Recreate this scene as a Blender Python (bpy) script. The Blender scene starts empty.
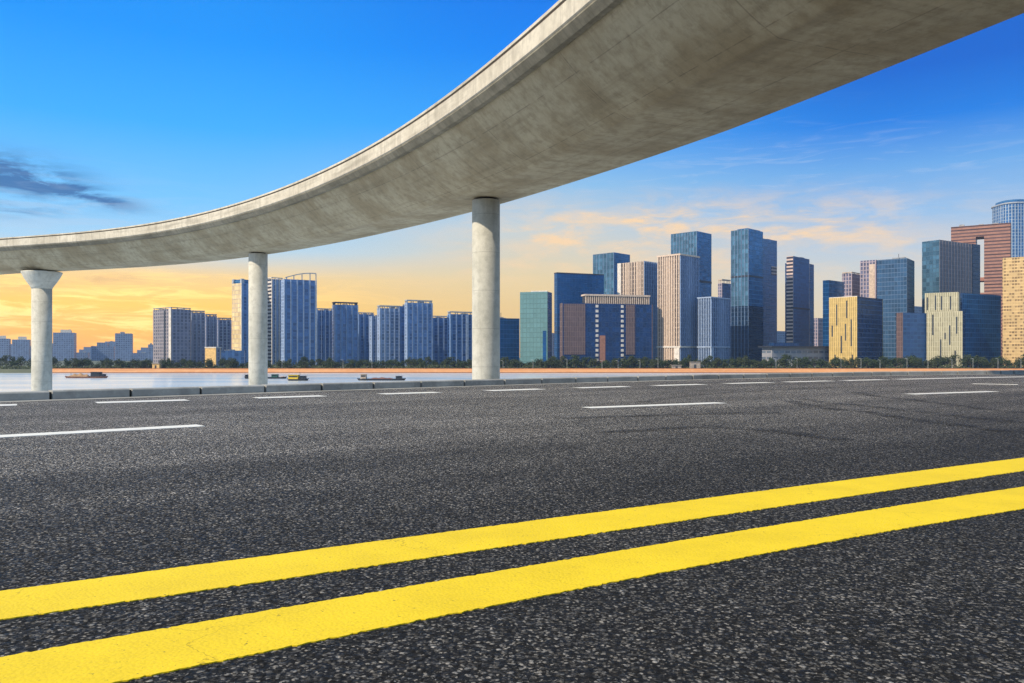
import bpy, math, random
import numpy as np
from mathutils import Vector, noise as mnoise

random.seed(7)
rng = np.random.default_rng(7)
scene = bpy.context.scene
COL = scene.collection
R = math.radians
EYE = 0.7          # eye height above the road, metres
F = 800.0          # focal length in picture pixels
HZ = 356.0         # picture row of the horizon
GROUND = -8.4      # far-bank ground level
WATER = -11.0      # river level


def srgb(r, g, b):
    def f(c):
        c /= 255.0
        return c / 12.92 if c <= 0.04045 else ((c + 0.055) / 1.055) ** 2.4
    return (f(r), f(g), f(b), 1.0)


def plan(px, y, z=0.0):
    """Plan point (x, y) at height z that is seen at picture column px, row y."""
    d = (EYE - z) * F / (y - HZ)
    return Vector(((px - 512.0) / F * d, d, z))


# ------------------------------------------------------------------ objects
def tag(o, label=None, cat=None, group=None, kind=None):
    if label:
        o['label'] = label
    if cat:
        o['category'] = cat
    if group:
        o['group'] = group
    if kind:
        o['kind'] = kind
    return o


def empty(name, loc, label, cat, group=None):
    o = bpy.data.objects.new(name, None)
    o.empty_display_size = 0.3
    COL.objects.link(o)
    o.location = loc
    return tag(o, label, cat, group)


class MB:
    """Collects polygons with UVs and material slots; links them as one mesh object."""
    def __init__(self):
        self.v, self.f, self.uv, self.m = [], [], [], []

    def poly(self, pts, uvs=None, m=0):
        b = len(self.v)
        self.v.extend([tuple(p) for p in pts])
        self.f.append(tuple(range(b, b + len(pts))))
        self.uv.extend(uvs if uvs else [(p[0], p[1]) for p in pts])
        self.m.append(m)

    def hexa(self, lo4, hi4, uvlo=None, uvhi=None, m=0):
        """lo4: bottom ring counter-clockwise from above, hi4: top ring."""
        n = len(lo4)
        if uvlo is None:
            acc, us = 0.0, [0.0]
            for i in range(n):
                acc += (Vector(lo4[(i + 1) % n]) - Vector(lo4[i])).length
                us.append(acc)
            for i in range(n):
                j = (i + 1) % n
                z0, z1 = lo4[i][2], hi4[i][2]
                self.poly([lo4[i], lo4[j], hi4[j], hi4[i]],
                          [(us[i], z0), (us[i + 1], z0), (us[i + 1], z1), (us[i], z1)], m)
        self.poly(list(hi4), None, m)
        self.poly(list(reversed(lo4)), None, m)

    def box(self, x0, x1, y0, y1, z0, z1, m=0):
        lo = [(x0, y0, z0), (x1, y0, z0), (x1, y1, z0), (x0, y1, z0)]
        hi = [(p[0], p[1], z1) for p in lo]
        self.hexa(lo, hi, m=m)

    def build(self, name, mats, parent=None, smooth=False, weld=True, loc=None):
        me = bpy.data.meshes.new(name)
        v = [Vector(p) for p in self.v]
        if parent is not None and loc is None:
            off = parent.location
            v = [p - off for p in v]
        elif loc is not None:
            v = [p - Vector(loc) for p in v]
        me.from_pydata(v, [], self.f)
        uvl = me.uv_layers.new(name='UVMap')
        uvl.data.foreach_set('uv', [c for uv in self.uv for c in uv])
        if not isinstance(mats, (list, tuple)):
            mats = [mats]
        for m in mats:
            me.materials.append(m)
        me.polygons.foreach_set('material_index', self.m)
        if weld:
            import bmesh
            bm = bmesh.new()
            bm.from_mesh(me)
            bmesh.ops.remove_doubles(bm, verts=bm.verts, dist=1e-4)
            bmesh.ops.recalc_face_normals(bm, faces=bm.faces)
            bm.to_mesh(me)
            bm.free()
        if smooth:
            me.polygons.foreach_set('use_smooth', [True] * len(me.polygons))
        me.update()
        o = bpy.data.objects.new(name, me)
        COL.objects.link(o)
        if parent is not None:
            o.parent = parent
        elif loc is not None:
            o.location = loc
        return o


def lathe(mb, cx, cy, prof, n=40, m=0):
    """prof: list of (radius, z) from the bottom up."""
    acc = 0.0
    for k in range(len(prof) - 1):
        (r0, z0), (r1, z1) = prof[k], prof[k + 1]
        for i in range(n):
            a0, a1 = 2 * math.pi * i / n, 2 * math.pi * (i + 1) / n
            p = [(cx + r0 * math.cos(a0), cy + r0 * math.sin(a0), z0), (cx + r0 * math.cos(a1), cy + r0 * math.sin(a1), z0),
                 (cx + r1 * math.cos(a1), cy + r1 * math.sin(a1), z1), (cx + r1 * math.cos(a0), cy + r1 * math.sin(a0), z1)]
            rr = max(r0, r1)
            mb.poly(p, [(a0 * rr, z0), (a1 * rr, z0), (a1 * rr, z1), (a0 * rr, z1)], m)
    for (r, z), up in ((prof[0], False), (prof[-1], True)):
        ring = [(cx + r * math.cos(2 * math.pi * i / n), cy + r * math.sin(2 * math.pi * i / n), z) for i in range(n)]
        mb.poly(ring if up else ring[::-1], None, m)


# ------------------------------------------------------------------ node helpers
class NT:
    def __init__(self, tree):
        self.t = tree
        self.n = tree.nodes
        self.l = tree.links

    def node(self, typ, **kw):
        nd = self.n.new(typ)
        for k, v in kw.items():
            setattr(nd, k, v)
        return nd

    def put(self, sock, val):
        if isinstance(val, bpy.types.NodeSocket):
            self.l.new(val, sock)
        elif val is not None:
            sock.default_value = val

    def math(self, op, a, b=None, c=None, clamp=False):
        nd = self.node('ShaderNodeMath', operation=op, use_clamp=clamp)
        self.put(nd.inputs[0], a)
        if b is not None:
            self.put(nd.inputs[1], b)
        if c is not None:
            self.put(nd.inputs[2], c)
        return nd.outputs[0]

    def mix(self, fac, a, b, blend='MIX'):
        nd = self.node('ShaderNodeMix', data_type='RGBA', blend_type=blend)
        nd.clamp_factor = True
        self.put(nd.inputs[0], fac)
        self.put(nd.inputs[6], a)
        self.put(nd.inputs[7], b)
        return nd.outputs[2]

    def ramp(self, fac, stops, interp='LINEAR'):
        nd = self.node('ShaderNodeValToRGB')
        cr = nd.color_ramp
        cr.interpolation = interp
        while len(cr.elements) < len(stops):
            cr.elements.new(0.5)
        for e, (p, c) in zip(cr.elements, stops):
            e.position = p
            e.color = c if not isinstance(c, (int, float)) else (c, c, c, 1)
        self.put(nd.inputs[0], fac)
        return nd.outputs[0]

    def smooth(self, x, lo, hi, a=0.0, b=1.0):
        nd = self.node('ShaderNodeMapRange', interpolation_type='SMOOTHSTEP')
        self.put(nd.inputs[0], x)
        nd.inputs[1].default_value, nd.inputs[2].default_value = lo, hi
        nd.inputs[3].default_value, nd.inputs[4].default_value = a, b
        return nd.outputs[0]

    def noise(self, vec, scale, detail=4, rough=0.55, dist=0.0, dim='3D'):
        nd = self.node('ShaderNodeTexNoise', noise_dimensions=dim)
        if vec is not None:
            self.put(nd.inputs['Vector'], vec)
        nd.inputs['Scale'].default_value = scale
        nd.inputs['Detail'].default_value = detail
        nd.inputs['Roughness'].default_value = rough
        nd.inputs['Distortion'].default_value = dist
        return nd.outputs[0]

    def voronoi(self, vec, scale, feature='F1', rand=1.0):
        nd = self.node('ShaderNodeTexVoronoi', feature=feature)
        self.put(nd.inputs['Vector'], vec)
        nd.inputs['Scale'].default_value = scale
        nd.inputs['Randomness'].default_value = rand
        return nd

    def scalev(self, vec, s):
        nd = self.node('ShaderNodeVectorMath', operation='MULTIPLY')
        self.put(nd.inputs[0], vec)
        nd.inputs[1].default_value = s
        return nd.outputs[0]

    def bump(self, height, strength=0.3, dist=0.01, normal=None):
        nd = self.node('ShaderNodeBump')
        nd.inputs['Strength'].default_value = strength
        nd.inputs['Distance'].default_value = dist
        self.put(nd.inputs['Height'], height)
        if normal is not None:
            self.put(nd.inputs['Normal'], normal)
        return nd.outputs[0]


def new_mat(name):
    m = bpy.data.materials.new(name)
    m.use_nodes = True
    nt = NT(m.node_tree)
    b = m.node_tree.nodes['Principled BSDF']
    return m, nt, b


def obj_coord(nt):
    return nt.node('ShaderNodeTexCoord').outputs['Object']


def world_pos(nt):
    return nt.node('ShaderNodeNewGeometry').outputs['Position']


def uv(nt):
    o = nt.node('ShaderNodeUVMap')
    o.uv_map = 'UVMap'
    s = nt.node('ShaderNodeSeparateXYZ')
    nt.l.new(o.outputs[0], s.inputs[0])
    return s.outputs[0], s.outputs[1], o.outputs[0]


def plain(name, col, rough=0.7, metallic=0.0, var=0.18, scale=0.6, spec=0.4):
    m, nt, b = new_mat(name)
    n = nt.noise(world_pos(nt), scale, 5)
    c = nt.mix(nt.smooth(n, 0.3, 0.7), [x * (1 - var) for x in col[:3]] + [1], [min(1, x * (1 + var)) for x in col[:3]] + [1])
    nt.put(b.inputs['Base Color'], c)
    b.inputs['Roughness'].default_value = rough
    b.inputs['Metallic'].default_value = metallic
    b.inputs['Specular IOR Level'].default_value = spec
    return m


def facade(name, glass, frame, floor=4.0, bay=3.0, fh=0.25, fv=0.2, grough=0.22, metal=0.35, var=0.35,
           tilt=0.02, blank=0.0, big=0.25, fin=None):
    """Curtain wall or punched windows: frame bands between window panes, each pane a little different."""
    m, nt, b = new_mat(name)
    u, v, _ = uv(nt)
    fu = nt.math('DIVIDE', u, bay)
    fvv = nt.math('DIVIDE', v, floor)
    cu, cv = nt.math('FRACT', fu), nt.math('FRACT', fvv)
    iu, iv = nt.math('FLOOR', fu), nt.math('FLOOR', fvv)
    mu = nt.math('LESS_THAN', cu, fv)
    mv = nt.math('LESS_THAN', cv, fh)
    mask = nt.math('MAXIMUM', mu, mv)
    comb = nt.node('ShaderNodeCombineXYZ')
    nt.put(comb.inputs[0], iu)
    nt.put(comb.inputs[1], iv)
    wn = nt.node('ShaderNodeTexWhiteNoise', noise_dimensions='2D')
    nt.put(wn.inputs['Vector'], comb.outputs[0])
    rnd = wn.outputs['Value']
    bign = nt.noise(world_pos(nt), 0.035, 3)
    g0 = [x * (1 - var) for x in glass[:3]] + [1]
    g1 = [min(1, x * (1 + var)) for x in glass[:3]] + [1]
    gl = nt.mix(rnd, g0, g1)
    gl = nt.mix(nt.math('MULTIPLY', nt.smooth(bign, 0.35, 0.65), big), gl, [x * 0.35 for x in glass[:3]] + [1])
    if blank:
        blank_pane = nt.math('LESS_THAN', wn.outputs['Color'], blank)  # share of panes filled with the frame colour
        gl = nt.mix(blank_pane, gl, frame)
    nf = nt.noise(world_pos(nt), 0.25, 4)
    fr = nt.mix(nt.smooth(nf, 0.3, 0.7), [x * 0.85 for x in frame[:3]] + [1], [min(1, x * 1.1) for x in frame[:3]] + [1])
    nt.put(b.inputs['Base Color'], nt.mix(mask, gl, fr))
    inv = nt.math('SUBTRACT', 1.0, mask)
    nt.put(b.inputs['Roughness'], nt.math('ADD', grough, nt.math('MULTIPLY', mask, 0.7 - grough)))
    nt.put(b.inputs['Metallic'], nt.math('MULTIPLY', inv, metal))
    # every pane hangs a little out of true, so reflections break up
    geo = nt.node('ShaderNodeNewGeometry')
    sub = nt.node('ShaderNodeVectorMath', operation='SUBTRACT')
    nt.put(sub.inputs[0], wn.outputs['Color'])
    sub.inputs[1].default_value = (0.5, 0.5, 0.5)
    sc = nt.node('ShaderNodeVectorMath', operation='SCALE')
    nt.put(sc.inputs[0], sub.outputs[0])
    nt.put(sc.inputs['Scale'], nt.math('MULTIPLY', inv, tilt * 2))
    add = nt.node('ShaderNodeVectorMath', operation='ADD')
    nt.put(add.inputs[0], geo.outputs['Normal'])
    nt.put(add.inputs[1], sc.outputs[0])
    nrm = nt.node('ShaderNodeVectorMath', operation='NORMALIZE')
    nt.put(nrm.inputs[0], add.outputs[0])
    bmp = nt.bump(mask, 1.0, 0.25, nrm.outputs[0])
    nt.put(b.inputs['Normal'], bmp)
    return m


# ------------------------------------------------------------------ render settings, camera, light, sky
scene.render.engine = 'CYCLES'
scene.cycles.use_denoising = True
scene.cycles.denoising_prefilter = 'NONE'
scene.cycles.max_bounces = 6
scene.cycles.volume_bounces = 1
scene.cycles.sample_clamp_indirect = 6.0
vs = scene.view_settings
vs.view_transform = 'Standard'
vs.look = 'None'
vs.gamma = 1.0
vs.exposure = 0.22
vs.use_curve_mapping = False

cam_d = bpy.data.cameras.new('camera')
cam = bpy.data.objects.new('camera', cam_d)
COL.objects.link(cam)
cam_d.sensor_width = 36.0
cam_d.lens = 36.0 * F / 1024.0
cam_d.shift_y = (HZ - 341.5) / 1024.0
cam_d.clip_start = 0.05
cam_d.clip_end = 20000.0
cam.location = (0, 0, EYE)
cam.rotation_euler = (R(90), 0, 0)
scene.camera = cam

SUN_EL = R(40.0)
TO_SUN = Vector((-0.82 * math.cos(SUN_EL), -0.57 * math.cos(SUN_EL), math.sin(SUN_EL))).normalized()
sun_d = bpy.data.lights.new('sun', 'SUN')
sun_d.energy = 4.4
sun_d.angle = R(0.6)
sun_d.color = (1.0, 0.86, 0.66)
sun = bpy.data.objects.new('sun', sun_d)
COL.objects.link(sun)
sun.location = (-40, -20, 40)
sun.rotation_euler = TO_SUN.to_track_quat('Z', 'Y').to_euler()

world = bpy.data.worlds.new('World')
scene.world = world
world.use_nodes = True
wt = NT(world.node_tree)
bg = world.node_tree.nodes['Background']
sky = wt.node('ShaderNodeTexSky')
sky.sky_type = 'NISHITA'
sky.sun_disc = False
sky.sun_elevation = SUN_EL
sky.sun_rotation = math.atan2(TO_SUN.x, TO_SUN.y) % (2 * math.pi)
sky.dust_density = 2.0
tc = wt.node('ShaderNodeTexCoord').outputs['Generated']
sp = wt.node('ShaderNodeSeparateXYZ')
wt.put(sp.inputs[0], tc)
el = wt.math('MULTIPLY', wt.math('ARCSINE', sp.outputs[2]), 180 / math.pi)      # degrees
az = wt.math('MULTIPLY', wt.math('ARCTAN2', sp.outputs[0], sp.outputs[1]), 180 / math.pi)
e40 = wt.math('DIVIDE', el, 40.0, clamp=True)
west = wt.ramp(e40, [(0.0, srgb(252, 160, 14)), (1.6 / 40, srgb(255, 180, 8)), (3.3 / 40, srgb(255, 202, 58)), (5.3 / 40, srgb(242, 208, 138)),
                     (7.2 / 40, srgb(170, 212, 240)), (10 / 40, srgb(122, 198, 252)), (15 / 40, srgb(58, 172, 254)), (20.5 / 40, srgb(18, 148, 248)),
                     (1.0, srgb(26, 100, 205))])
mid = wt.ramp(e40, [(0.0, srgb(250, 178, 62)), (2.0 / 40, srgb(248, 200, 100)), (5.5 / 40, srgb(233, 209, 156)), (9.0 / 40, srgb(198, 206, 206)),
                    (12 / 40, srgb(140, 190, 230)), (16 / 40, srgb(50, 160, 246)), (21 / 40, srgb(0, 130, 240)), (24 / 40, srgb(0, 120, 232)),
                    (1.0, srgb(14, 84, 190))])
east = wt.ramp(e40, [(0.0, srgb(244, 205, 140)), (2.4 / 40, srgb(238, 214, 168)), (4.8 / 40, srgb(214, 210, 196)), (7.2 / 40, srgb(182, 200, 218)),
                     (9.2 / 40, srgb(150, 188, 226)), (12 / 40, srgb(104, 166, 228)), (15 / 40, srgb(12, 122, 222)), (18 / 40, srgb(0, 98, 204)),
                     (1.0, srgb(10, 72, 170))])
back = wt.ramp(e40, [(0.0, srgb(186, 196, 210)), (4 / 40, srgb(165, 192, 222)), (15 / 40, srgb(130, 178, 226)), (1.0, srgb(150, 185, 220))])
high = srgb(165, 190, 215)
grad = wt.mix(wt.smooth(az, -22, 3), west, mid)
grad = wt.mix(wt.smooth(az, 0, 26), grad, east)
grad = wt.mix(wt.smooth(el, 28, 50), grad, high)
absaz = wt.math('ABSOLUTE', az)
grad = wt.mix(wt.smooth(absaz, 35, 62), grad, back)
# clouds, in (azimuth, elevation)
cv = wt.node('ShaderNodeCombineXYZ')
wt.put(cv.inputs[0], wt.math('MULTIPLY', az, 0.10))
wt.put(cv.inputs[1], wt.math('MULTIPLY', el, 0.52))


def blob(a0, e0, sa, se, tiltk=0.0):
    da = wt.math('SUBTRACT', az, a0)
    de = wt.math('SUBTRACT', wt.math('SUBTRACT', el, e0), wt.math('MULTIPLY', da, tiltk))
    q = wt.math('ADD', wt.math('POWER', wt.math('DIVIDE', da, sa), 2.0), wt.math('POWER', wt.math('DIVIDE', de, se), 2.0))
    return wt.math('EXPONENT', wt.math('MULTIPLY', q, -1.0))


n1 = wt.noise(cv.outputs[0], 1.15, 7, 0.6, 0.5)
n2 = wt.noise(wt.scalev(cv.outputs[0], (1.0, 1.6, 1.0)), 1.9, 7, 0.62, 0.9)
warm = wt.math('ADD', wt.math('MULTIPLY', blob(12, 9.2, 11, 1.5), 0.95), wt.math('MULTIPLY', blob(22, 8.2, 9, 2.0, -0.05), 0.6))
warm = wt.math('ADD', warm, wt.math('MULTIPLY', blob(4, 8.2, 7, 2.2), 0.8))
warm = wt.math('ADD', warm, wt.math('MULTIPLY', blob(14, 6.0, 22, 1.2), 0.45))
n4 = wt.noise(wt.scalev(cv.outputs[0], (1.5, 0.9, 1.0)), 1.5, 8, 0.6, 0.35)
wm = wt.math('MULTIPLY', wt.math('ADD', wt.math('MULTIPLY', wt.smooth(n1, 0.42, 0.66), 0.55), wt.math('MULTIPLY', wt.smooth(n4, 0.42, 0.68), 0.75)), warm, clamp=True)
grad = wt.mix(wt.math('MULTIPLY', wm, 0.85), grad, srgb(255, 214, 160))
wisps = wt.math('MULTIPLY', wt.smooth(n2, 0.5, 0.72), blob(18, 11.5, 16, 3.0), clamp=True)
grad = wt.mix(wt.math('MULTIPLY', wisps, 0.35), grad, srgb(205, 215, 232))
dk = wt.math('ADD', blob(-32.0, 10.9, 3.6, 1.1, -0.08), wt.math('MULTIPLY', blob(-28.2, 10.1, 2.6, 0.5, -0.16), 1.0))
dk = wt.math('ADD', dk, wt.math('MULTIPLY', blob(-33, 8.9, 3.0, 0.5), 0.6))
cv3 = wt.node('ShaderNodeCombineXYZ')
wt.put(cv3.inputs[0], wt.math('MULTIPLY', az, 0.15))
wt.put(cv3.inputs[1], wt.math('MULTIPLY', el, 0.62))
n3 = wt.noise(cv3.outputs[0], 1.6, 8, 0.6, 0.3)
dkm = wt.math('MULTIPLY', wt.smooth(n3, 0.33, 0.66), wt.math('MULTIPLY', dk, 1.7), clamp=True)
grad = wt.mix(wt.math('MULTIPLY', dkm, 0.9), grad, srgb(48, 100, 160))
haze_l = wt.math('MULTIPLY', wt.smooth(n2, 0.42, 0.62), blob(-30, 9.0, 8, 2.2), clamp=True)
grad = wt.mix(wt.math('MULTIPLY', haze_l, 0.28), grad, srgb(190, 205, 225))
glow = wt.math('MULTIPLY', wt.smooth(n2, 0.44, 0.62), blob(-27, 2.9, 13, 2.2), clamp=True)
grad = wt.mix(wt.math('MULTIPLY', glow, 0.85), grad, (1.55, 1.0, 0.26, 1))
drab = wt.math('MULTIPLY', wt.smooth(n1, 0.42, 0.58), blob(-32, 5.1, 6.5, 0.9), clamp=True)
grad = wt.mix(wt.math('MULTIPLY', drab, 0.8), grad, srgb(196, 150, 110))
sunset = blob(-27, 2.2, 15, 3.2)
sc_ = wt.node('ShaderNodeCombineColor')
wt.put(sc_.inputs[0], wt.math('MULTIPLY', sunset, 0.34))
wt.put(sc_.inputs[1], wt.math('MULTIPLY', sunset, 0.15))
grad = wt.mix(1.0, grad, sc_.outputs[0], 'ADD')
nish = wt.mix(1.0, sky.outputs[0], (0.1, 0.1, 0.1, 1), 'MULTIPLY')
grad = wt.mix(0.05, grad, nish)
wt.put(bg.inputs['Color'], grad)
bg.inputs['Strength'].default_value = 0.95

# ------------------------------------------------------------------ materials of the place
def mat_asphalt():
    m, nt, b = new_mat('asphalt')
    p = world_pos(nt)
    v1 = nt.voronoi(p, 64.0)
    v2 = nt.voronoi(p, 140.0)
    sepc = nt.node('ShaderNodeSeparateColor')
    nt.put(sepc.inputs[0], v1.outputs['Color'])
    stone = nt.ramp(sepc.outputs[0], [(0.0, 0.003), (0.45, 0.007), (0.60, 0.03), (0.75, 0.11), (0.88, 0.28), (1.0, 0.55)])
    edge = nt.smooth(v1.outputs['Distance'], 0.28, 0.6)
    stone = nt.mix(edge, stone, (0.008, 0.008, 0.009, 1))
    sep2 = nt.node('ShaderNodeSeparateColor')
    nt.put(sep2.inputs[0], v2.outputs['Color'])
    fine = nt.ramp(sep2.outputs[1], [(0.0, 0.005), (0.55, 0.02), (0.85, 0.13), (1.0, 0.40)])
    pick = nt.smooth(nt.noise(p, 60.0, 2), 0.42, 0.56)
    col = nt.mix(pick, stone, fine)
    # long wear along the lanes and broad blotches
    mp = nt.node('ShaderNodeMapping')
    mp.inputs['Rotation'].default_value = (0, 0, R(-34))
    nt.put(mp.inputs['Vector'], p)
    wear = nt.noise(nt.scalev(mp.outputs[0], (0.10, 1.1, 1.0)), 1.0, 4, 0.6)
    blot = nt.noise(p, 0.45, 5, 0.6)
    k = nt.math('ADD', nt.math('MULTIPLY', wear, 0.9), nt.math('MULTIPLY', blot, 0.7))
    sx = nt.node('ShaderNodeSeparateXYZ')
    nt.put(sx.inputs[0], mp.outputs[0])
    # outer lanes paler, centre strip blacker: grazing brightening put into colour, broken by wear
    graze_wear = nt.smooth(nt.math('ADD', sx.outputs[1], nt.math('MULTIPLY', wear, 2.0)), 3.2, 9.5, 0.62, 2.3)
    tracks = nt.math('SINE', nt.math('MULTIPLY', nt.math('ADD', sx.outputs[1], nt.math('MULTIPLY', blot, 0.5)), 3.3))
    graze_wear = nt.math('MULTIPLY', graze_wear, nt.math('ADD', 1.0, nt.math('MULTIPLY', tracks, 0.10)))
    gain = nt.math('MULTIPLY', nt.smooth(k, 0.5, 1.15, 0.7, 1.35), graze_wear)
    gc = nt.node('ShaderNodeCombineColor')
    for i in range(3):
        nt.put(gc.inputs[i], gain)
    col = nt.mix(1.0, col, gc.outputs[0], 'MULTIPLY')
    col = nt.mix(1.0, col, (1.08, 1.0, 0.90, 1), 'MULTIPLY')
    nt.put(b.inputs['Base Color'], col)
    b.inputs['Specular IOR Level'].default_value = 0.22
    nt.put(b.inputs['Roughness'], nt.smooth(sepc.outputs[2], 0.0, 1.0, 0.55, 0.95))
    h = nt.math('SUBTRACT', nt.math('MULTIPLY', sepc.outputs[1], 0.5), nt.math('MULTIPLY', v1.outputs['Distance'], 0.9))
    h = nt.math('ADD', h, nt.math('MULTIPLY', nt.noise(p, 420.0, 2), 0.25))
    nt.put(b.inputs['Normal'], nt.bump(h, 1.0, 0.008))
    return m


def mat_paint(name, col, dirt, wear=0.62, cracks=True):
    m, nt, b = new_mat(name)
    p = world_pos(nt)
    n = nt.noise(p, 3.0, 6, 0.65)
    c = nt.mix(nt.smooth(n, 0.3, 0.75), col, [x * 0.86 for x in col[:3]] + [1])
    grit = nt.noise(p, 140.0, 3, 0.6)
    c = nt.mix(nt.math('MULTIPLY', nt.smooth(grit, 0.5, 0.75), 0.35), c, dirt)
    holes = nt.math('MULTIPLY', nt.smooth(nt.noise(p, 55.0, 5, 0.7), wear, wear + 0.08), 0.75)
    c = nt.mix(holes, c, (0.03, 0.028, 0.025, 1))
    pale = nt.noise(p, 0.9, 5, 0.6)
    c = nt.mix(nt.math('MULTIPLY', nt.smooth(pale, 0.45, 0.7), 0.3), c, [min(1, col[0] * 1.04 + .02), min(1, col[1] * 1.06 + .02), col[2], 1])
    if cracks:
        wv = nt.node('ShaderNodeVectorMath', operation='ADD')
        nz = nt.node('ShaderNodeTexNoise')
        nt.put(nz.inputs['Vector'], p)
        nz.inputs['Scale'].default_value = 9.0
        nz.inputs['Detail'].default_value = 5
        sc = nt.node('ShaderNodeVectorMath', operation='SCALE')
        nt.put(sc.inputs[0], nz.outputs['Color'])
        sc.inputs['Scale'].default_value = 0.14
        nt.put(wv.inputs[0], p)
        nt.put(wv.inputs[1], sc.outputs[0])
        ve = nt.voronoi(wv.outputs[0], 1.15, 'DISTANCE_TO_EDGE')
        cr = nt.math('SUBTRACT', 1.0, nt.smooth(ve.outputs['Distance'], 0.0004, 0.0022))
        gate = nt.smooth(nt.noise(p, 1.3, 3), 0.45, 0.58)
        c = nt.mix(nt.math('MULTIPLY', nt.math('MULTIPLY', cr, gate), 0.45), c, [x * 0.35 for x in dirt[:3]] + [1])
    nt.put(b.inputs['Base Color'], c)
    # tyre dirt dragged along the line
    mp = nt.node('ShaderNodeMapping')
    mp.inputs['Rotation'].default_value = (0, 0, R(-32))
    nt.put(mp.inputs['Vector'], p)
    drag = nt.noise(nt.scalev(mp.outputs[0], (0.6, 9.0, 1.0)), 1.0, 6, 0.65)
    c = nt.mix(nt.math('MULTIPLY', nt.smooth(drag, 0.5, 0.78), 0.38), c, [x * 0.55 for x in dirt[:3]] + [1])
    b.inputs['Roughness'].default_value = 0.62
    b.inputs['Specular IOR Level'].default_value = 0.3
    v1 = nt.voronoi(p, 95.0)
    h = nt.math('ADD', nt.math('MULTIPLY', v1.outputs['Distance'], -0.5), nt.math('MULTIPLY', grit, 0.35))
    nt.put(b.inputs['Normal'], nt.bump(h, 0.45, 0.004))
    return m


def mat_concrete(name, base, stain, tone=(1, 1, 1), seams=False, rough=0.82, boards=0.0, rings=0.0, light=0.12):
    m, nt, b = new_mat(name)
    p = world_pos(nt)
    u, v, uvv = uv(nt)
    n1 = nt.noise(p, 0.35, 6, 0.62)
    n2 = nt.noise(p, 2.2, 6, 0.65)
    n3 = nt.noise(p, 16.0, 4, 0.6)
    c = nt.mix(nt.smooth(n1, 0.36, 0.66), base, stain)
    c = nt.mix(nt.math('MULTIPLY', nt.smooth(n2, 0.42, 0.7), 0.5), c, [x * 0.66 for x in stain[:3]] + [1])
    c = nt.mix(nt.math('MULTIPLY', nt.smooth(n3, 0.52, 0.75), light), c, [min(1, x * 1.5) for x in base[:3]] + [1])
    hgt = nt.math('ADD', nt.math('MULTIPLY', n2, 0.5), nt.math('MULTIPLY', n3, 0.3))
    if boards:
        # streaks of run-off, drawn out across the girder
        st = nt.noise(nt.scalev(uvv, (1.7, 0.10, 1.0)), 1.0, 6, 0.68)
        c = nt.mix(nt.math('MULTIPLY', nt.smooth(st, 0.45, 0.72), boards), c, [x * 0.45 for x in stain[:3]] + [1])
        st2 = nt.noise(nt.scalev(uvv, (0.11, 1.5, 1.0)), 1.0, 5, 0.62)
        c = nt.mix(nt.math('MULTIPLY', nt.smooth(st2, 0.48, 0.72), boards * 1.6), c, [x * 0.55 for x in stain[:3]] + [1])
        st3 = nt.noise(nt.scalev(uvv, (7.0, 0.25, 1.0)), 1.0, 5, 0.62)
        c = nt.mix(nt.math('MULTIPLY', nt.smooth(st3, 0.5, 0.75), boards * 0.5), c, [min(1, x * 1.3) for x in base[:3]] + [1])
    if seams:
        def line(x, period, width):
            f = nt.math('FRACT', nt.math('DIVIDE', x, period))
            d = nt.math('MULTIPLY', nt.math('ABSOLUTE', nt.math('SUBTRACT', f, 0.5)), period)
            return nt.math('LESS_THAN', d, width)
        s = nt.math('MAXIMUM', line(u, 9.1, 0.03), line(v, 2.35, 0.022))
        s2 = line(u, 1.22, 0.018)
        s = nt.math('MAXIMUM', s, nt.math('MULTIPLY', s2, 0.4))
        gap = nt.smooth(nt.noise(p, 1.1, 3), 0.34, 0.55)
        c = nt.mix(nt.math('MULTIPLY', nt.math('MULTIPLY', s, gap), 0.36), c, (0.07, 0.06, 0.045, 1))
        hgt = nt.math('SUBTRACT', hgt, nt.math('MULTIPLY', s, 0.5))
    if rings:
        f = nt.math('FRACT', nt.math('DIVIDE', v, 2.4))
        d = nt.math('LESS_THAN', f, 0.015)
        c = nt.mix(nt.math('MULTIPLY', d, rings), c, [x * 0.5 for x in stain[:3]] + [1])
        vs_ = nt.noise(nt.scalev(uvv, (2.2, 0.12, 1.0)), 1.0, 5, 0.65)
        c = nt.mix(nt.math('MULTIPLY', nt.smooth(vs_, 0.48, 0.75), 0.4), c, [x * 0.6 for x in stain[:3]] + [1])
    nt.put(b.inputs['Base Color'], c)
    b.inputs['Roughness'].default_value = rough
    b.inputs['Specular IOR Level'].default_value = 0.25
    nt.put(b.inputs['Normal'], nt.bump(hgt, 0.35, 0.03))
    return m


M_ASPH = mat_asphalt()
M_YEL = mat_paint('yellow_road_paint', (0.84, 0.60, 0.010, 1), (0.42, 0.27, 0.015, 1), wear=0.625)
M_WHT = mat_paint('white_road_paint', (0.80, 0.78, 0.73, 1), (0.40, 0.38, 0.35, 1), cracks=False, wear=0.62)
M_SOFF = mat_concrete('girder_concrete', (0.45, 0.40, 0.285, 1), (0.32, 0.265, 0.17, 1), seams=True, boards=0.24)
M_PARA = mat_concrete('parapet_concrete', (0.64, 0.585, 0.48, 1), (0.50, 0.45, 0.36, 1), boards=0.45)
M_PIER = mat_concrete('pier_concrete', (0.58, 0.565, 0.50, 1), (0.47, 0.46, 0.40, 1), rings=0.45, light=0.2)
M_KERB = mat_concrete('kerb_concrete', (0.40, 0.40, 0.385, 1), (0.27, 0.265, 0.25, 1), light=0.35)
M_GUT = mat_concrete('gutter_concrete', (0.36, 0.35, 0.32, 1), (0.26, 0.25, 0.23, 1), light=0.3)
M_RUST = plain('rusty_rail', (0.05, 0.035, 0.024, 1), 0.8)
M_BEAR = plain('bearing_rubber', (0.03, 0.027, 0.025, 1), 0.8)
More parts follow.
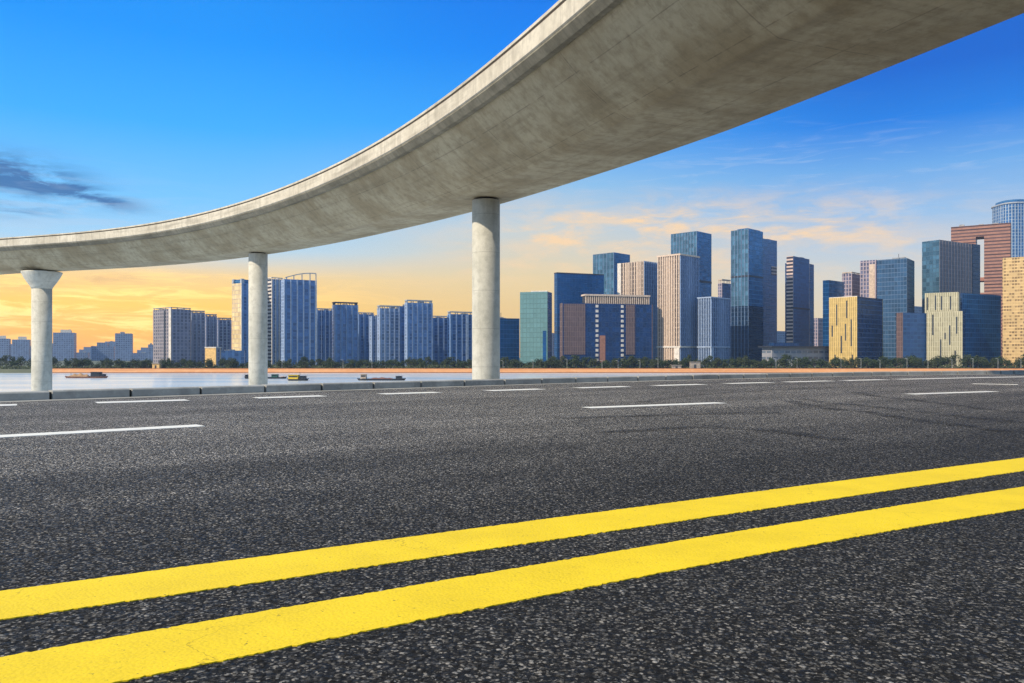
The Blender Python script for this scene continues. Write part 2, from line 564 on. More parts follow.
M_DECKROAD = plain('deck_asphalt', (0.06, 0.06, 0.062, 1), 0.9)

# ------------------------------------------------------------------ road, kerb and ground
KX = np.array([0, 51, 130, 200, 260, 322, 390, 463, 520, 576, 650, 718, 780, 845, 910, 970, 1024], float)
KD = np.array([45.5, 43.7, 41.0, 38.3, 36.8, 34.6, 32.7, 30.6, 28.6, 26.5, 24.5, 22.9, 21.7, 20.6, 19.5, 18.5, 17.7])
kpoly = np.polyfit(KX / 1000, KD, 4)
DX = np.array([0, 18, 96, 187, 255, 322, 380, 437, 486, 540, 576, 626, 654, 702, 725, 769, 784, 830, 842, 883, 895, 950, 1024], float)
DD = np.array([49.6, 48.6, 46.8, 44.1, 42.1, 40.0, 38.1, 36.4, 34.7, 33.3, 32.0, 30.7, 29.3, 28.4, 27.5, 26.8, 26.1, 25.3, 24.6, 23.9, 22.9, 22.0, 21.0])
dpoly = np.polyfit(DX / 1000, DD, 4)


def on_poly(poly, px):
    px_c = min(max(px, -10), 1034)
    d = np.polyval(poly, px_c / 1000)
    if px != px_c:
        dd = np.polyval(np.polyder(poly), px_c / 1000) / 1000
        d = d + dd * (px - px_c)
    return plan(px, HZ + d)


def kerb_pt(px):
    return on_poly(kpoly, px)


def dash_pt(px):
    return on_poly(dpoly, px)


def resample(pts, step):
    out = [pts[0].copy()]
    for a, b_ in zip(pts[:-1], pts[1:]):
        n = max(1, int(round((b_ - a).length / step)))
        for i in range(1, n + 1):
            out.append(a.lerp(b_, i / n))
    return out


def offset_curve(pts, d):
    """Shift a plan polyline by d metres to its left (away from the camera when it runs left to right)."""
    out = []
    for i, p in enumerate(pts):
        a, b_ = pts[max(0, i - 1)], pts[min(len(pts) - 1, i + 1)]
        t = (b_ - a)
        t.z = 0
        t.normalize()
        out.append(p + Vector((-t.y, t.x, 0)) * d)
    return out


kerb_px = [-60 + i * 20 for i in range(56)]
kerb_curve = [kerb_pt(p) for p in kerb_px]
# straight continuations of the kerb beyond the picture
t0 = (kerb_curve[0] - kerb_curve[2]).normalized()
t1 = (kerb_curve[-1] - kerb_curve[-3]).normalized()
kerb_line = [kerb_curve[0] + t0 * d for d in (160, 60, 24, 8)] + kerb_curve + [kerb_curve[-1] + t1 * d for d in (8, 24, 60, 120, 260)]

mb = MB()
n = len(kerb_line)
for i in range(n - 1):
    a, b_ = kerb_line[i], kerb_line[i + 1]
    na = Vector((a.x + 60, -120, 0))
    nb = Vector((b_.x + 60, -120, 0))
    mb.poly([na, nb, b_, a])
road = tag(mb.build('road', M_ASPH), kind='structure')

M_SOIL = plain('roadside_soil', (0.16, 0.14, 0.10, 1), 0.95, scale=2.0)
mb = MB()
v0 = offset_curve(kerb_line, 0.27)
v1_ = offset_curve(kerb_line, 1.1)
v2_ = offset_curve(kerb_line, 20.0)
for i in range(n - 1):
    for (A, B, za, zb) in ((v0, v1_, 0.02, -0.05), (v1_, v2_, -0.05, WATER - 2.0)):
        a, b_, c, d = A[i], A[i + 1], B[i + 1], B[i]
        mb.poly([(a.x, a.y, za), (b_.x, b_.y, za), (c.x, c.y, zb), (d.x, d.y, zb)])
    a, b_ = v0[i], v0[i + 1]
    mb.poly([(a.x + 60, -420, -0.03), (b_.x + 60, -420, -0.03), (b_.x, b_.y, -0.03), (a.x, a.y, -0.03)])
tag(mb.build('ground', M_SOIL), kind='structure')


def strip(name, mat, A, B, z, step=0.5, jit=0.0, kind='structure'):
    """Painted or paved strip between two plan polylines with the same number of points."""
    A2, B2 = [], []
    for i in range(len(A) - 1):
        k = max(1, int(math.ceil((A[i + 1] - A[i]).length / step)))
        for j in range(k):
            A2.append(A[i].lerp(A[i + 1], j / k))
            B2.append(B[i].lerp(B[i + 1], j / k))
    A2.append(A[-1].copy())
    B2.append(B[-1].copy())
    if jit:
        for L in (A2, B2):
            for i in range(len(L)):
                t = (L[min(i + 1, len(L) - 1)] - L[max(i - 1, 0)]).normalized()
                L[i] = L[i] + Vector((-t.y, t.x, 0)) * random.gauss(0, jit)
    mb = MB()
    for i in range(len(A2) - 1):
        mb.poly([(A2[i].x, A2[i].y, z), (A2[i + 1].x, A2[i + 1].y, z), (B2[i + 1].x, B2[i + 1].y, z), (B2[i].x, B2[i].y, z)])
    if name != 'gutter':            # the paint has a thickness: close its edges down to the road
        for L in (A2, B2):
            for i in range(len(L) - 1):
                mb.poly([(L[i].x, L[i].y, z), (L[i + 1].x, L[i + 1].y, z), (L[i + 1].x, L[i + 1].y, -0.001), (L[i].x, L[i].y, -0.001)])
    return tag(mb.build(name, mat), kind=kind)


def quad_line(p):
    """Three picture points of a paint edge -> a plan curve carried on past the picture."""
    P = [plan(*q) for q in p]
    xs = np.array([q.x for q in P])
    ys = np.array([q.y for q in P])
    co = np.polyfit(xs, ys, 2)
    x0, x1 = -1.7, 3.8
    out = []
    for x in np.arange(-9, 24, 0.25):
        xc = min(max(x, x0), x1)
        y = np.polyval(co, xc) + np.polyval(np.polyder(co), xc) * (x - xc)
        out.append(Vector((x, y, 0)))
    return out


Y = [[(0, 592), (512, 524), (1024, 458)], [(0, 620.5), (512, 546), (1024, 471)], [(0, 658), (512, 569.5), (1024, 487)], [(118, 683), (512, 602.5), (1024, 509)]]
Y = [quad_line(q) for q in Y]
strip('yellow_line', M_YEL, Y[1], Y[0], 0.003, 0.012, 0.0024)
strip('yellow_line', M_YEL, Y[3], Y[2], 0.003, 0.012, 0.0024)

# dashed white line by the kerb
dash_ends = [(-170, -86), (-78, 17), (96, 187), (255, 323), (381, 437), (487, 540), (577, 626), (654, 702), (726, 770), (785, 830), (843, 884), (897, 1250)]
for a, b_ in dash_ends:
    cl = [dash_pt(a + (b_ - a) * i / 8) for i in range(9)]
    strip('white_dash', M_WHT, offset_curve(cl, -0.19), offset_curve(cl, 0.19), 0.004, 0.05, 0.004)
# lane line
lane = [((-90, 441.5), (201, 425.6)), ((585, 407.9), (721, 402.9)), ((908, 394.3), (993, 391.5)), ((973, 383.8), (1018, 384.6)), ((1160, 386.2), (1225, 384.6))]
for (pa, pb) in lane:
    cl = [plan(*pa).lerp(plan(*pb), i / 4) for i in range(5)]
    w = 0.125 if pa[0] != 973 else 0.12
    strip('white_lane_line', M_WHT, offset_curve(cl, -w), offset_curve(cl, w), 0.004, 0.05, 0.003)
# gutter strip at the foot of the kerb
bedding = []
for (q0, q1) in ((0.06, 0.2),):
    A, B = offset_curve(kerb_line, q0), offset_curve(kerb_line, q1)
    mb = MB()
    for i in range(len(A) - 1):
        a, b_, c, d = A[i], A[i + 1], B[i + 1], B[i]
        mb.poly([(q.x, q.y, 0.118) for q in (a, b_, c, d)])
        mb.poly([(a.x, a.y, -0.02), (b_.x, b_.y, -0.02), (b_.x, b_.y, 0.118), (a.x, a.y, 0.118)])
        mb.poly([(c.x, c.y, -0.02), (d.x, d.y, -0.02), (d.x, d.y, 0.118), (c.x, c.y, 0.118)])
    tag(mb.build('kerb_bedding', plain('dark_mortar', (0.035, 0.034, 0.032, 1), 0.95)), kind='structure')
strip('gutter', M_GUT, offset_curve(kerb_line, -0.42), offset_curve(kerb_line, -0.002), 0.004, 2.0)


# tyre marks
def mat_tyre():
    m, nt, b = new_mat('tyre_mark')
    p = world_pos(nt)
    b.inputs['Base Color'].default_value = (0.012, 0.012, 0.013, 1)
    b.inputs['Roughness'].default_value = 0.75
    _, v, _ = uv(nt)
    edge = nt.math('MULTIPLY', nt.smooth(v, 0.0, 0.35), nt.smooth(v, 1.0, 0.65))
    a = nt.math('MULTIPLY', nt.smooth(nt.noise(p, 3.0, 6, 0.7), 0.36, 0.62), edge)
    a = nt.math('MULTIPLY', a, nt.smooth(nt.noise(p, 90.0, 2, 0.6), 0.25, 0.5))
    nt.put(b.inputs['Alpha'], nt.math('MULTIPLY', a, 0.55))
    return m


M_TYRE = mat_tyre()
marks = [[(800, 399), (826, 402.6), (870, 406.5), (910, 411), (965, 417), (1040, 425)], [(790, 401), (806, 405), (835, 409.5), (875, 413), (905, 419), (960, 425.5), (1010, 432)],
         [(560, 418.5), (667, 415.2), (735, 413.4), (780, 413)], [(852, 392), (880, 397), (920, 401), (990, 410), (1040, 414)], [(600, 433), (690, 428), (760, 430), (850, 441)],
         [(640, 402.5), (690, 396), (760, 391), (850, 387)]]
for ml in marks:
    P = [plan(*q) for q in ml]
    cl = []
    for i in range(len(P) - 1):                 # Catmull-Rom
        p0, p1, p2, p3 = P[max(i - 1, 0)], P[i], P[i + 1], P[min(i + 2, len(P) - 1)]
        for k in range(8):
            t = k / 8
            cl.append(0.5 * ((2 * p1) + (p2 - p0) * t + (2 * p0 - 5 * p1 + 4 * p2 - p3) * t * t + (3 * p1 - p0 - 3 * p2 + p3) * t ** 3))
    cl.append(P[-1])
    A, B = offset_curve(cl, -0.17), offset_curve(cl, 0.17)
    mb = MB()
    for i in range(len(cl) - 1):
        mb.poly([(A[i].x, A[i].y, 0.008), (A[i + 1].x, A[i + 1].y, 0.008), (B[i + 1].x, B[i + 1].y, 0.008), (B[i].x, B[i].y, 0.008)],
                [(0, 0), (1, 0), (1, 1), (0, 1)])
    tag(mb.build('tyre_mark', M_TYRE, weld=False), kind='structure')

# kerb stones, one object each
joints = [-60, 0 - 22, 51, 131, 201, 265.5, 322, 373.6, 421, 464.6, 504.6, 541.7, 575.7, 607.6, 638, 666, 693, 718.6, 743.5, 767, 790, 812, 832.5, 853, 872, 891,
          908, 925, 941.5, 957.5, 972, 986.7, 1001, 1014, 1027, 1040]
PROF = [(0.0, -0.02), (0.0, 0.118), (0.012, 0.136), (0.03, 0.142), (0.235, 0.142), (0.26, 0.12), (0.26, -0.02)]
for j in range(len(joints) - 1):
    a, b_ = joints[j], joints[j + 1]
    cl = [kerb_pt(a + (b_ - a) * i / 4) for i in range(5)]
    ta, tb = (cl[1] - cl[0]).normalized(), (cl[-1] - cl[-2]).normalized()
    cl[0] = cl[0] + ta * 0.024
    cl[-1] = cl[-1] - tb * 0.024
    dy, dz = random.gauss(0, 0.006), random.gauss(0, 0.003)
    rows = []
    for i in range(5):
        t = (cl[min(i + 1, 4)] - cl[max(i - 1, 0)]).normalized()
        nn = Vector((-t.y, t.x, 0))
        rows.append([cl[i] + nn * (q[0] + dy) + Vector((0, 0, q[1] + (dz if q[1] > 0 else 0))) for q in PROF])
    mb = MB()
    acc = random.uniform(0, 9)
    for i in range(4):
        ln = (cl[i + 1] - cl[i]).length
        for k in range(len(PROF) - 1):
            mb.poly([rows[i][k], rows[i + 1][k], rows[i + 1][k + 1], rows[i][k + 1]], [(acc, k * .1), (acc + ln, k * .1), (acc + ln, k * .1 + .1), (acc, k * .1 + .1)])
        acc += ln
    mb.poly(list(rows[0]))
    mb.poly(list(reversed(rows[-1])))
    o = mb.build('kerb_stone', M_KERB, loc=tuple(cl[2]))
    tag(o, 'long grey concrete kerb stone in the curved row along the far edge of the road', 'kerb stone', 'kerb stones along the road edge')

# ------------------------------------------------------------------ elevated highway
HS, HB, HT = 10.0 + EYE, 12.3 + EYE, 13.72 + EYE
FX = [-60, 0, 75, 150, 250, 300, 350, 400, 440, 480]
FY = [256, 250.3, 244.5, 237.5, 214.5, 198.5, 176.5, 149, 129, 105]
fpts = [Vector(((x - 512) / F * (12.3 * F / (HZ - y)), 12.3 * F / (HZ - y), 0)) for x, y in zip(FX, FY)]
fpts += [Vector((0.1, 34.8, 0)), Vector((1.62, 30.9, 0)), Vector((3.1, 27.3, 0)), Vector((6.4, 19.5, 0)), Vector((10.6, 9.5, 0)), Vector((15.2, -2.0, 0)), Vector((19.5, -14.0, 0))]
# smooth through the points
P = np.array([[p.x, p.y] for p in fpts])
s = np.concatenate([[0], np.cumsum(np.linalg.norm(np.diff(P, axis=0), axis=1))])
px_, py_ = np.polyfit(s, P[:, 0], 7), np.polyfit(s, P[:, 1], 7)
ss = np.linspace(0, s[-1], 120)
deck = [Vector((np.polyval(px_, q), np.polyval(py_, q), 0)) for q in ss]
far0 = (deck[0] - deck[3]).normalized()
deck = [deck[0] + far0 * 40, deck[0] + far0 * 18] + deck
dist = [0.0]
for a, b_ in zip(deck[:-1], deck[1:]):
    dist.append(dist[-1] + (b_ - a).length)


def deck_frame(i):
    a, b_ = deck[max(0, i - 1)], deck[min(len(deck) - 1, i + 1)]
    t = (b_ - a).normalized()
    return Vector((-t.y, t.x, 0)), t        # normal points away from the seen side, towards the deck's middle


def centre_off(y):
    return float(np.interp(y, [20, 32, 42, 60, 90, 120], [6.6, 6.4, 6.1, 5.2, 4.4, 4.4]))


def soffit(y):
    return HS + float(np.interp(y, [38, 50, 68, 90, 110], [0.0, 0.02, 0.12, 0.28, 0.34]))


def half_bottom(y):
    return float(np.interp(y, [20, 32, 42, 65, 90], [2.7, 2.5, 1.9, 1.5, 1.2]))


bridge = empty('elevated_highway', (deck[60].x, deck[60].y, HS), 'curved concrete elevated highway sweeping overhead from the far river side', 'bridge')


def sweep(name, mat, prof_fn, closed=True, smooth=False, uvscale=1.0):
    mb = MB()
    rows, vs_ = [], None
    for i in range(len(deck)):
        nn, t = deck_frame(i)
        pr = prof_fn(deck[i].y)
        rows.append([deck[i] + nn * q[0] + Vector((0, 0, q[1])) for q in pr])
    pr = prof_fn(50)
    acc = [0.0]
    m_ = len(pr)
    for k in range(m_):
        a, b_ = pr[k], pr[(k + 1) % m_]
        acc.append(acc[-1] + math.hypot(a[0] - b_[0], a[1] - b_[1]))
    for i in range(len(deck) - 1):
        for k in range(m_ if closed else m_ - 1):
            k2 = (k + 1) % m_
            mb.poly([rows[i][k], rows[i + 1][k], rows[i + 1][k2], rows[i][k2]],
                    [(dist[i], acc[k]), (dist[i + 1], acc[k]), (dist[i + 1], acc[k + 1]), (dist[i], acc[k + 1])])
    if closed:
        mb.poly(rows[0])
        mb.poly(rows[-1][::-1])
    return mb.build(name, mat, bridge, smooth=smooth)


def girder_prof(y):
    c, hb = centre_off(y), half_bottom(y)
    x0 = 0.62
    HS = soffit(y)
    pts = []
    N = 14
    for k in range(N + 1):          # near web, an easy curve down to the flat bottom
        t = k / N
        x = x0 + (c - hb - x0) * t
        z = HB + 0.10 - (HB + 0.10 - HS) * (t ** 1.0 * 0.55 + (1 - (1 - t) ** 2) * 0.45)
        pts.append((x, z))
    pts += [(c, HS - 0.03)]
    for k in range(N, -1, -1):
        t = k / N
        x = 2 * c - (x0 + (c - hb - x0) * t)
        z = HB + 0.10 - (HB + 0.10 - HS) * (t ** 1.0 * 0.55 + (1 - (1 - t) ** 2) * 0.45)
        pts.append((x, z))
    pts += [(2 * c - x0, HB + 0.55), (x0, HB + 0.55)]
    return pts


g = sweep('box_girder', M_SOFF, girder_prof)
for p_ in g.data.polygons:
    p_.use_smooth = abs(p_.normal.z) < 0.995 and p_.normal.z < 0.2


def para_prof(far):
    def f(y):
        c = centre_off(y)
        pr = [(0.62, HB + 0.36), (0.06, HB + 0.36), (0.0, HB + 0.41), (0.0, HT - 0.24), (0.10, HT - 0.23), (0.10, HT - 0.15), (-0.03, HT - 0.13), (-0.03, HT),
              (0.26, HT), (0.26, HT - 0.2), (0.62, HB + 0.7)]
        return [(2 * c - q[0], q[1]) for q in pr][::-1] if far else pr
    return f


def edge_prof(far):
    def f(y):
        c = centre_off(y)
        pr = [(0.62, HB - 0.02), (0.34, HB - 0.02), (0.07, HB + 0.28), (0.07, HB + 0.355), (0.62, HB + 0.355)]
        return [(2 * c - q[0], q[1]) for q in pr][::-1] if far else pr
    return f


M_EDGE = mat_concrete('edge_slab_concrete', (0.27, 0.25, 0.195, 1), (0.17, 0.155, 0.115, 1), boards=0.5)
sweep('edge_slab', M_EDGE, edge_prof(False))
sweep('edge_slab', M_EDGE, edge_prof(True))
sweep('parapet', M_PARA, para_prof(False))
sweep('parapet', M_PARA, para_prof(True))
sweep('rail', M_RUST, lambda y: [(0.005, HT - 0.222), (0.005, HT - 0.148), (0.095, HT - 0.158), (0.095, HT - 0.222)])
sweep('roadway', M_DECKROAD, lambda y: [(0.625, HB + 0.56), (2 * centre_off(y) - 0.625, HB + 0.56), (2 * centre_off(y) - 0.625, HB + 0.64), (0.625, HB + 0.64)])


def pier_at(px):
    """Where the girder's middle line crosses the picture column px."""
    k = (px - 512) / F
    prev = None
    for i in range(len(deck)):
        nn, t = deck_frame(i)
        c = deck[i] + nn * centre_off(deck[i].y)
        s_ = c.x - k * c.y
        if prev is not None and (prev[0] < 0) != (s_ < 0) and c.y > 15:
            w = prev[0] / (prev[0] - s_)
            return prev[1].lerp(c, w), t
        prev = (s_, c)


piers = [(41.8, 1.10, True, 'thick concrete bridge pier with a flared head, farthest along the highway'),
         (258.1, 0.90, False, 'plain round concrete bridge pier standing in front of the curved-crown apartment tower'),
         (486, 0.885, False, 'plain round concrete bridge pier, the nearest and tallest, beside a dark blue office block')]
for px, r, flare, lab in piers:
    p, t = pier_at(px)
    root = empty('bridge_pier', (p.x, p.y, WATER - 3), lab, 'pier', 'round piers under the elevated highway')
    soff = soffit(p.y)
    top = soff - 0.16
    mb = MB()
    if flare:
        k = p.y / F
        mb2 = MB()
        lathe(mb2, p.x, p.y, [(r + 0.01, top - 2.05), (r + 0.10, top - 1.8), (r + 0.45, top - 1.3), (r + 0.85, top - 0.65), (2.2, top - 0.12), (2.2, top)], 48)
        cap = mb2.build('flared_head', M_PIER, root, smooth=False)
        for q in cap.data.polygons:
            q.use_smooth = abs(q.normal.z) < 0.9
        lathe(mb, p.x, p.y, [(r, WATER - 3), (r, top - 2.05)], 48)
    else:
        lathe(mb, p.x, p.y, [(r, WATER - 3), (r, top - 0.03), (r - 0.03, top)], 48)
    sh = mb.build('shaft', M_PIER, root)
    for q in sh.data.polygons:
        q.use_smooth = abs(q.normal.z) < 0.9
    mb = MB()
    lathe(mb, p.x, p.y, [(r * 0.72, top), (r * 0.72, soff - 0.02)], 24)
    mb.build('bearing', M_BEAR, root)
    print('pier', px, [round(c, 2) for c in p], 'top row', round(HZ - (top - EYE) * F / p.y, 1), 'width px', round(2 * r * F / p.y, 1))

# ------------------------------------------------------------------ river, far bank
def mat_water():
    m, nt, b = new_mat('river_water')
    p = world_pos(nt)
    b.inputs['Base Color'].default_value = (0.36, 0.44, 0.52, 1)
    b.inputs['Roughness'].default_value = 0.2
    b.inputs['IOR'].default_value = 1.33
    n1 = nt.noise(nt.scalev(p, (0.10, 0.5, 1)), 1.0, 4, 0.55)
    n2 = nt.noise(nt.scalev(p, (0.006, 0.035, 1)), 1.0, 3, 0.5)
    c = nt.mix(nt.smooth(n2, 0.38, 0.62), (0.46, 0.56, 0.66, 1), (0.70, 0.70, 0.68, 1))
    nt.put(b.inputs['Base Color'], c)
    h = nt.math('ADD', nt.math('MULTIPLY', n1, 0.8), nt.math('MULTIPLY', n2, 1.0))
    nt.put(b.inputs['Normal'], nt.bump(h, 0.22, 0.6))
    return m


mb = MB()
mb.poly([(-4000, 6, WATER), (2500, 6, WATER), (2500, 560, WATER), (-4000, 560, WATER)])
tag(mb.build('river', mat_water()), kind='structure')
M_LAND = plain('far_bank_soil', (0.10, 0.11, 0.07, 1), 0.95, scale=0.05)
mb = MB()
mb.poly([(-4000, 553.6, GROUND), (2500, 553.6, GROUND), (2500, 4000, GROUND), (-4000, 4000, GROUND)])
mb.poly([(-4000, 553.6, GROUND), (-4000, 548, WATER - 2), (2500, 548, WATER - 2), (2500, 553.6, GROUND)])
tag(mb.build('far_bank_ground', M_LAND), kind='structure')


def mat_revet():
    m, nt, b = new_mat('embankment_stone')
    p = world_pos(nt)
    n = nt.noise(nt.scalev(p, (0.02, 1, 1)), 1.0, 5, 0.6)
    n2 = nt.noise(p, 0.25, 5, 0.65)
    c = nt.mix(nt.smooth(n, 0.35, 0.65), (0.60, 0.29, 0.12, 1), (0.50, 0.21, 0.075, 1))
    c = nt.mix(nt.math('MULTIPLY', nt.smooth(n2, 0.45, 0.7), 0.4), c, (0.66, 0.38, 0.20, 1))
    nt.put(b.inputs['Base Color'], c)
    b.inputs['Roughness'].default_value = 0.85
    return m


emb = empty('embankment_wall', (0, 552, GROUND), 'long low orange stone embankment wall running along the far riverbank', 'wall')
X0, X1 = -326.0, 760.0
mb = MB()
mb.hexa([(X0, 549.2, WATER + 0.45), (X1, 549.2, WATER + 0.45), (X1, 553.2, WATER - 1), (X0, 553.2, WATER - 1)],
        [(X0, 551.6, GROUND + 0.1), (X1, 551.6, GROUND + 0.1), (X1, 553.3, GROUND + 0.1), (X0, 553.3, GROUND + 0.1)])
mb.build('sloped_face', mat_revet(), emb)
mb = MB()
mb.box(X0, X1, 551.7, 552.3, GROUND + 0.1, GROUND + 0.62)
mb.build('coping', plain('coping_stone', (0.42, 0.18, 0.08, 1), 0.85), emb)
mb = MB()
mb.box(X0, X1, 548.7, 549.6, WATER - 1.0, WATER + 0.42)
mb.build('footing', plain('wet_stone', (0.16, 0.09, 0.07, 1), 0.6), emb)

# ------------------------------------------------------------------ trees on the far bank
def mat_leaf(name, a, b2):
    m, nt, b = new_mat(name)
    oi = nt.node('ShaderNodeObjectInfo')
    n = nt.noise(world_pos(nt), 0.5, 4)
    c = nt.mix(nt.smooth(n, 0.3, 0.7), a, b2)
    c = nt.mix(nt.math('MULTIPLY', oi.outputs['Random'], 0.7), c, (0.055, 0.06, 0.025, 1))
    nt.put(b.inputs['Base Color'], c)
    b.inputs['Roughness'].default_value = 0.75
    b.inputs['Specular IOR Level'].default_value = 0.15
    return m


M_LEAF = mat_leaf('leaves', (0.018, 0.034, 0.014, 1), (0.05, 0.075, 0.026, 1))
M_TRUNK = plain('bark', (0.07, 0.05, 0.035, 1), 0.9, scale=3)


def crown_mesh(seed, h, r, nleaf, z0):
    rg = random.Random(seed)
    lobes = [(rg.uniform(-.55, .55) * r, rg.uniform(-.55, .55) * r, z0 + (h - z0) * rg.uniform(.25, .8), r * rg.uniform(.38, .62)) for _ in range(8)]
    lobes.append((0, 0, z0 + (h - z0) * .82, r * .42))
    mb = MB()
    for _ in range(nleaf):
        lx, ly, lz, lr = rg.choice(lobes)
        d = Vector((rg.gauss(0, 1), rg.gauss(0, 1), rg.gauss(0, 1))).normalized()
        q = Vector((lx, ly, lz)) + d * lr * rg.uniform(0.55, 1.08)
        if q.z < z0 * 0.8:
            continue
        nrm = (d + Vector((rg.gauss(0, .5), rg.gauss(0, .5), rg.gauss(0, .5)))).normalized()
        a = nrm.orthogonal().normalized()
        a.rotate(__import__('mathutils').Quaternion(nrm, rg.uniform(0, 6.28)))
        b2 = nrm.cross(a)
        sz = rg.uniform(.28, .6)
        mb.poly([q - a * sz, q - b2 * sz * .6, q + a * sz, q + b2 * sz * .6])
    return mb


def tree_proto(seed, h, r, label, group, nleaf=620):
    root = empty('riverside_tree', (0, 0, 0), label, 'tree', group)
    mb = MB()
    rg = random.Random(seed + 50)
    z0 = h * 0.15
    lathe(mb, 0, 0, [(0.26, -0.2), (0.19, z0), (0.12, h * .6)], 7)
    for k in range(5):
        a = rg.uniform(0, 6.28)
        s0 = Vector((0, 0, z0 * rg.uniform(.9, 1.5)))
        e0 = Vector((math.cos(a) * r * .6, math.sin(a) * r * .6, h * rg.uniform(.5, .75)))
        dd = (e0 - s0).normalized()
        q1 = dd.orthogonal().normalized()
        q2 = dd.cross(q1)
        ra, rb = 0.1, 0.04
        for j in range(5):
            c0, c1 = 2 * math.pi * j / 5, 2 * math.pi * (j + 1) / 5
            f0, f1 = q1 * math.cos(c0) + q2 * math.sin(c0), q1 * math.cos(c1) + q2 * math.sin(c1)
            mb.poly([s0 + f0 * ra, s0 + f1 * ra, e0 + f1 * rb, e0 + f0 * rb])
    mb.build('trunk', M_TRUNK, root)
    crown_mesh(seed, h, r, nleaf, z0).build('crown', M_LEAF, root, weld=False)
    return root


def copy_tree(o, parent=None):
    c = o.copy()
    COL.objects.link(c)
    c.parent = parent
    for ch in [q for q in bpy.data.objects if q.parent == o]:
        copy_tree(ch, c)
    return c


TREE_LABEL = 'round dark green tree in the unbroken row behind the orange embankment wall'
FAR_LABEL = 'dark tree on the bare bank behind the flared pier, past the orange wall'
protos = [tree_proto(11 + k, hh, rr, TREE_LABEL, 'trees along the far riverbank') for k, (hh, rr) in
          enumerate([(9.0, 4.4), (10.5, 4.6), (8.0, 4.2), (11.5, 4.4), (9.6, 5.2), (7.2, 3.9)])]
kids = {p.name: [q for q in bpy.data.objects if q.parent == p] for p in protos}
used = set()


def place_tree(k, x, y, sc, rot, label, group):
    p = protos[k]
    if p.name not in used:
        used.add(p.name)
        o = p
    else:
        o = p.copy()
        COL.objects.link(o)
        for ch in kids[p.name]:
            c = ch.copy()
            COL.objects.link(c)
            c.parent = o
    o.location = (x, y, GROUND)
    o.rotation_euler = (0, 0, rot)
    o.scale = (sc * random.uniform(1.0, 1.3), sc * random.uniform(1.0, 1.3), sc * random.uniform(.78, 1.15))
    o['label'], o['group'] = label, group


tx = -318.0
while tx < 372:
    px = 512 + tx / 563 * F
    sc = float(np.interp(px, [50, 200, 420, 560, 700, 1024], [0.62, 0.68, 0.66, 0.74, 0.78, 0.84]))
    row = random.choice([559, 562, 566, 571, 577])
    place_tree(random.randrange(6), tx, row + random.uniform(-1, 1), sc * random.uniform(.86, 1.12), random.uniform(0, 6.28), TREE_LABEL, 'trees along the far riverbank')
    tx += random.uniform(2.0, 3.3)
tx = -470.0
while tx < -322:
    place_tree(random.randrange(6), tx, 560 + random.uniform(-2, 16), random.uniform(.5, .85), random.uniform(0, 6.28), FAR_LABEL, 'trees on the bare bank past the orange wall')
    tx += random.uniform(4.0, 7.0)


# low shrubs that fill in under the trees: one uncountable mass
mb = MB()
rg = random.Random(5)
for _ in range(9000):
    x = rg.uniform(-480, 400)
    y = rg.uniform(556.5, 572) if x > -326 else rg.uniform(554, 568)
    z = GROUND + min(2.8, abs(rg.gauss(0, 1)) * 1.3)
    nrm = Vector((rg.gauss(0, .6), -1 + rg.gauss(0, .6), rg.uniform(0, 1.2))).normalized()
    a = nrm.orthogonal().normalized()
    b2 = nrm.cross(a)
    sz = rg.uniform(.5, 1.0)
    q = Vector((x, y, z))
    mb.poly([q - a * sz, q - b2 * sz * .7, q + a * sz, q + b2 * sz * .7])
sh = mb.build('shrubbery', M_LEAF, weld=False)
tag(sh, 'dense low shrubs filling the ground under the riverbank trees', 'shrubs', kind='stuff')

# ------------------------------------------------------------------ street lamps on the promenade
M_POLE = plain('lamp_post_paint', (0.55, 0.55, 0.55, 1), 0.5)


def lamp_proto():
    root = empty('street_lamp', (0, 0, 0), 'slim pale street lamp on the promenade in front of the riverbank trees', 'street lamp', 'street lamps along the promenade')
    mb = MB()
    lathe(mb, 0, 0, [(0.12, 0), (0.10, 2), (0.07, 9.4)], 8)
    mb.build('pole', M_POLE, root)
    mb = MB()
    mb.hexa([(-1.3, -.06, 9.3), (0.05, -.06, 9.0), (0.05, .06, 9.0), (-1.3, .06, 9.3)], [(-1.3, -.06, 9.42), (0.05, -.06, 9.12), (0.05, .06, 9.12), (-1.3, .06, 9.42)])
    mb.build('arm', M_POLE, root)
    mb = MB()
    mb.hexa([(-1.95, -.16, 9.33), (-1.3, -.16, 9.27), (-1.3, .16, 9.27), (-1.95, .16, 9.33)], [(-1.95, -.10, 9.47), (-1.3, -.1, 9.47), (-1.3, .1, 9.47), (-1.95, .1, 9.47)])
    mb.build('lamp_head', M_POLE, root)
    return root


lp = lamp_proto()
lk = [q for q in bpy.data.objects if q.parent == lp]
lx = [282, 343, 372, 503, 533, 567, 602, 618, 640, 658, 776, 797, 841, 861, 880, 907, 928, 952, 973, 998, 1021]
for i, px in enumerate(lx):
    if i == 0:
        o = lp
    else:
        o = lp.copy()
        COL.objects.link(o)
        for ch in lk:
            c = ch.copy()
            COL.objects.link(c)
            c.parent = o
    o.location = ((px - 512) / F * 555.4, 555.4, GROUND)
    o.scale = (.8, .8, random.uniform(.62, .8))

